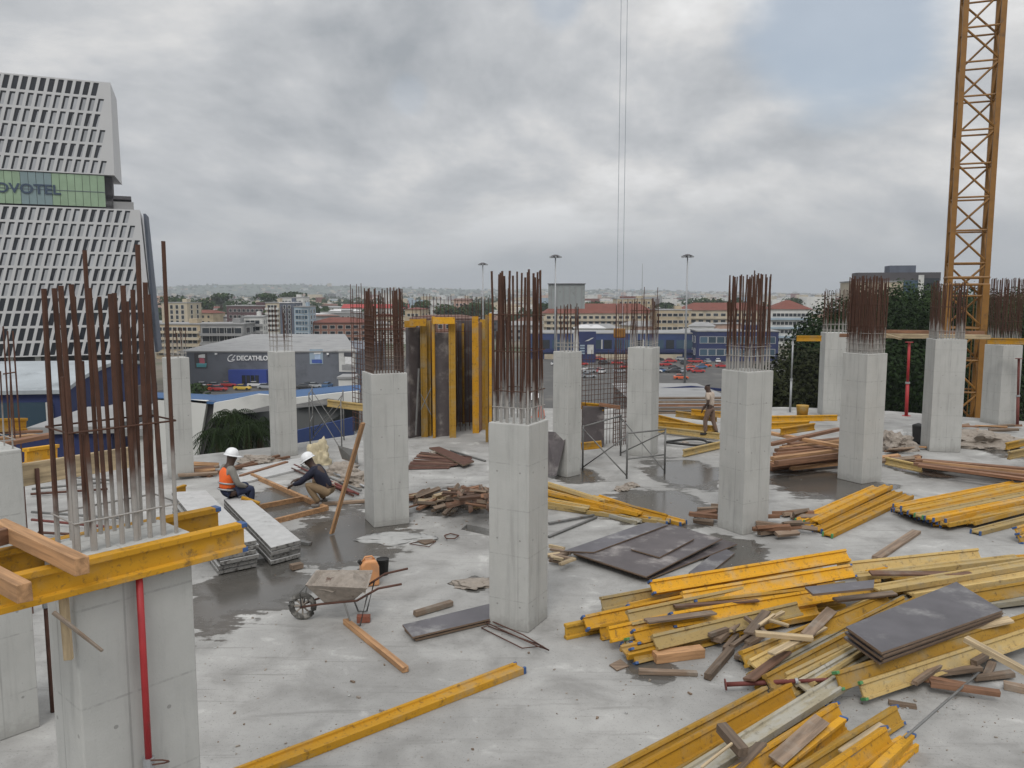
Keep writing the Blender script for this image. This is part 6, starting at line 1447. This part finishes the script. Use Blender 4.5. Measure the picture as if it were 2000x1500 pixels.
# ================================================================ cars
CARS = dict(orange=(.60, .10, .02), red=(.40, .02, .02), white=(.62, .62, .62), black=(.02, .02, .022), silver=(.30, .32, .34), blue=(.05, .12, .25), yellow=(.6, .42, .05))
carm = {}
for k, c_ in CARS.items():
    m, t, b = nt('car_paint_' + k); b.inputs['Base Color'].default_value = (*c_, 1); b.inputs['Roughness'].default_value = .3; b.inputs['Coat Weight'].default_value = .4; carm[k] = m
protos = {}
def make_car(cname):
    t_ = thing('parked_car', 'x', 'car')
    sec = [(-2.1, .35, .80, .78), (-2.05, .3, .95, .84), (-1.2, .28, 1.0, .86), (-.3, .28, .98, .87), (.9, .28, .95, .86), (1.8, .3, .82, .82), (2.1, .36, .66, .72)]
    m_ = MB(); vs = []
    for (x, z0, z1, hw_) in sec: vs += [(x, -hw_, z0), (x, hw_, z0), (x, hw_, z1 * .8), (x, hw_ * .92, z1), (x, -hw_ * .92, z1), (x, -hw_, z1 * .8)]
    fs = []
    for i in range(len(sec) - 1):
        for j in range(6): fs.append((6 * i + j, 6 * i + (j + 1) % 6, 6 * i + 6 + (j + 1) % 6, 6 * i + 6 + j))
    fs += [tuple(range(6))[::-1], tuple(range(36, 42))]
    m_.add(vs, fs); cab = [(-1.75, .93, .76), (-1.2, 1.42, .62), (.15, 1.45, .62), (1.0, .93, .76)]
    # roof
    m_.add([(-1.25, -.62, 1.38), (.2, -.62, 1.41), (.2, .62, 1.41), (-1.25, .62, 1.38), (-1.15, -.56, 1.47), (.1, -.56, 1.49), (.1, .56, 1.49), (-1.15, .56, 1.47)], [(0, 1, 5, 4), (1, 2, 6, 5), (2, 3, 7, 6), (3, 0, 4, 7), (4, 5, 6, 7), (3, 2, 1, 0)])
    m_.build('body', carm[cname], t_, bevel=.03)
    g_ = MB(); vs = []
    for s in (-1, 1): vs += [(x, s * hw_, z) for x, z, hw_ in cab]
    g_.add(vs, [(0, 1, 2, 3), (7, 6, 5, 4), (0, 4, 5, 1), (1, 5, 6, 2), (2, 6, 7, 3), (3, 7, 4, 0)]).build('glazing', GL, t_)
    for x in (-1.3, 1.3):
        for s in (-1, 1): MB().path([(x, s * .70, .32), (x, s * .88, .32)], .32, 12).build('wheel', X['rubber'], t_)
    return t_
cl = [('orange', 1330, 741, 90, 'orange taxi driving alone on the grey forecourt before the lamp mast'), ('red', 1352, 725, 80, 'dark red car parked just right of the lamp mast foot'), ('orange', 1377, 717, 85, 'orange red car in the row right of the lamp mast'),
      ('red', 1300, 715, 70, 'red car left of the lamp mast'), ('black', 1318, 722, 95, 'black car left of the lamp mast'), ('blue', 1365, 690, 90, 'pale blue car under the showroom annex'), ('white', 1176, 729, 20, 'white car seen through the rebar mesh, furthest front'), ('black', 1180, 712, 60, 'black car behind the white one seen through the rebar mesh'),
      ('white', 1138, 724, 80, 'white car just right of the column behind the middle one'), ('silver', 1150, 738, 90, 'grey car near the rebar mesh'), ('red', 1206, 712, 90, 'red car left of the trestle column'), ('white', 1402, 708, 10, 'white van like car beside the wide column'), ('red', 1410, 718, 90, 'dark red car beside the wide column'), ('blue', 1290, 727, 80, 'blue car right of the trestle column'), ('red', 1310, 708, 90, 'small red car in the back row left of the lamp mast'), ('black', 1340, 712, 90, 'black car in the back row at the lamp mast'),
      ('red', 428, 764, 85, 'red car in front of the store, furthest front'), ('red', 446, 756, 80, 'red car behind the other red one before the store'), ('orange', 455, 751, 90, 'orange car left of the store entrance'), ('yellow', 474, 762, 90, 'yellow car in the front row before the store'), ('silver', 408, 752, 75, 'silver car at the left before the store'), ('white', 398, 757, 80, 'white car furthest left before the store'), ('black', 425, 746, 80, 'black car near the store wall at the left'),
      ('silver', 488, 753, 85, 'silver car before the store entrance'), ('white', 500, 756, 90, 'white car before the store entrance'), ('black', 511, 748, 80, 'black car before the blue entrance'), ('silver', 520, 760, 90, 'silver car half behind the slim column'), ('red', 586, 751, 80, 'red car right of the slim column'), ('black', 606, 757, 90, 'black car in front of the store, right of the slim column'), ('orange', 628, 745, 80, 'orange car at the right half of the store'), ('blue', 640, 757, 10, 'pale blue van like car before the store at right'), ('black', 596, 760, 85, 'dark car nearest the pavilion roof'),
      ('silver', 205, 770, 80, 'silver car seen through the foreground bars'), ('red', 213, 764, 85, 'red car seen through the foreground bars'), ('yellow', 240, 766, 85, 'yellow car seen through the foreground bars'), ('white', 262, 775, 80, 'white car seen through the foreground bars'), ('silver', 255, 757, 85, 'grey car under the hotel seen through the bars')]
for (c_, px, py, yaw, lab) in cl:
    p = G(px, py, GZ)
    if c_ not in protos: protos[c_] = make_car(c_); o = protos[c_]; o.location = p + Vector((0, 0, .03)); o.rotation_euler = (0, 0, rad(90 - yaw)); o['label'] = lab; o['group'] = 'cars on the parking areas'
    else: dup(protos[c_], p + Vector((0, 0, .03)), rad(90 - yaw), lab, 'cars on the parking areas')
rr = random.Random(91); names_ = list(protos)
for i in range(64):                              # the packed rows of the two parking areas
    right = i < 38
    px, py = (rr.uniform(1085, 1420), rr.choice((704, 709, 714, 720, 728))) if right else (rr.uniform(395, 660), rr.choice((747, 752, 758, 763)))
    if any(abs(px - c[1]) < 9 and abs(py - c[2]) < 5 for c in cl): continue
    cn = rr.choice(('red', 'orange', 'white', 'silver', 'black', 'red', 'silver', 'blue')); cl.append((cn, px, py))
    p = G(px, py, GZ); dup(protos[cn], p + Vector((0, 0, .03)), rad(rr.choice((0, 5, 90, 178)) + rr.uniform(-4, 4)), {'silver': 'grey', 'orange': 'orange', 'red': 'red', 'white': 'white', 'black': 'black', 'blue': 'pale blue'}[cn] + (' car among the packed rows before the blue showroom' if right else ' car among the packed rows before the grey store'), 'cars on the parking areas')
# ================================================================ middle distance houses and trees
rr = random.Random(31)
HG = 'houses in the middle distance'
for i in range(130):
    Y = rr.uniform(380, 760); px = rr.choice((rr.uniform(310, 720), rr.uniform(310, 940), rr.uniform(700, 1080), rr.uniform(1100, 1600))); x = (px - 1000) / F * Y
    w_, dp, h = rr.uniform(9, 22), rr.uniform(8, 14), rr.uniform(4, 10) if px > 700 else rr.uniform(6, 13)
    t_ = thing('house', 'small house among the roofs in the middle distance', 'house', (x, Y, GZ), rad(rr.uniform(-25, 25)), HG)
    wk_ = rr.choice(('white', 'cream', 'beige', 'grey', 'white', 'pink', 'dark')); MB().box((0, 0, h / 2), (w_, dp, h)).build('wall', W[wk_], t_)
    rk = rr.choice(('red', 'grey', 'brown', 'white', 'grey', 'grey'))
    e = .6; rh = rr.uniform(.5, 2.2)
    MB().add([(-w_ / 2 - e, -dp / 2 - e, h), (w_ / 2 + e, -dp / 2 - e, h), (w_ / 2 + e, dp / 2 + e, h), (-w_ / 2 - e, dp / 2 + e, h), (-w_ / 2 + 3, 0, h + rh), (w_ / 2 - 3, 0, h + rh)], [(0, 1, 5, 4), (1, 2, 5), (2, 3, 4, 5), (3, 0, 4), (3, 2, 1, 0)]).build('roof', RF[rk], t_)
    for c_ in range(int(w_ / 4)):
        for r_ in range(max(1, int(h / 3.2))):
            o = MB().box((-w_ / 2 + 2 + c_ * 4, -dp / 2 - .02, 1.7 + r_ * 3.1), (1.4, .12, 1.3)).build('window', GL, t_)
for i, (px, yt, Y, r, um) in enumerate(((433, 572, 620, 9, 1), (523, 573, 600, 11, 1), (571, 570, 640, 12, 1), (355, 580, 560, 10, 0), (400, 582, 560, 9, 0), (470, 584, 520, 9, 0), (330, 578, 640, 12, 0), (500, 590, 440, 6, 0), (535, 598, 380, 5, 0), (825, 588, 520, 8, 0), (870, 594, 470, 8, 0), (925, 590, 480, 9, 0), (905, 600, 420, 6, 0), (945, 592, 520, 7, 0), (1160, 588, 600, 9, 0), (1300, 590, 560, 8, 0), (1365, 580, 600, 12, 0), (1400, 583, 580, 10, 0), (1440, 582, 590, 8, 0), (1550, 582, 640, 8, 0), (610, 596, 460, 5, 0), (780, 586, 560, 6, 0), (1065, 590, 460, 6, 0))):
    p = D(px, yt, Y); tree('spreading flat topped tree above the distant roofs' if um else 'rounded green tree among the distant roofs', (p.x, Y, GZ), p.z - GZ, r, 300 + i, 1, 420, 2.2, 'trees among the distant roofs', 'distant_tree', bool(um))
# far quarter of the city: one mass on the plain
cm = [W['white'], W['beige'], W['grey'], RF['red'], W['cream'], RF['grey'], W['pink'], W['dark'], W['lightblue']]
m_ = MB(); rr = random.Random(77)
for i in range(5200):
    Y = 700 * (5.4 ** (rr.random() ** .9)) if i < 4200 else rr.uniform(4350, 4880); x = rr.uniform(-.68, .66) * Y
    if x / Y < -.02 and rr.random() < .55: continue
    gz = GZ + max(0, (Y - 3000)) * .012 if i < 4200 else hill_z(x, Y) - 1
    w_, dp, h = rr.uniform(8, 30), rr.uniform(8, 16), rr.uniform(4, 11) + (rr.random() < .05) * 10
    m_.box((x, Y, gz + h / 2), (w_, dp, h), Matrix.Rotation(rr.uniform(-.5, .5), 3, 'Z'), rr.choices(range(9), (8, 5, 3, 2, 3, 3, 1, 1, 1))[0])
o = m_.build('distant_city', cm, origin=(0, 1500, GZ)); tag(o, 'hazy mass of far houses stretching to the horizon', 'city', kind='stuff')
vs, fs = [], []
for i in range(1700):
    Y = 560 * (6.6 ** rr.random()) if i < 900 else rr.uniform(4300, 4900); x = rr.uniform(-.66, .64) * Y; rad_ = rr.uniform(5, 12); h = rr.uniform(6, 13) + (x < -.02 * Y) * 3; gz = GZ + max(0, (Y - 3000)) * .012 if i < 900 else hill_z(x, Y) - 2
    for j in range(34):
        d = Vector((rr.gauss(0, .5), rr.gauss(0, .5), abs(rr.gauss(0, .5)))); c_ = Vector((x + d.x * rad_, Y + d.y * rad_, gz + h * (.35 + .45 * d.z))); s = rr.uniform(1.6, 3.6)
        a, b_ = Vector((rr.uniform(-1, 1), rr.uniform(-1, 1), rr.uniform(-.5, .5))).normalized() * s, Vector((rr.uniform(-.4, .4), rr.uniform(-.4, .4), 1)).normalized() * s * .7
        k = len(vs); vs += [c_ - a - b_ * .5, c_ + a - b_ * .5, c_ + a * .6 + b_, c_ - a * .6 + b_]; fs.append((k, k + 1, k + 2, k + 3))
me = bpy.data.meshes.new('distant_woods'); me.from_pydata([tuple(v) for v in vs], [], fs); me.materials.append(LEAF[1]); o = bpy.data.objects.new('distant_woods', me); C.objects.link(o)
tag(o, 'dark green trees scattered between the far houses', 'woods', kind='stuff')
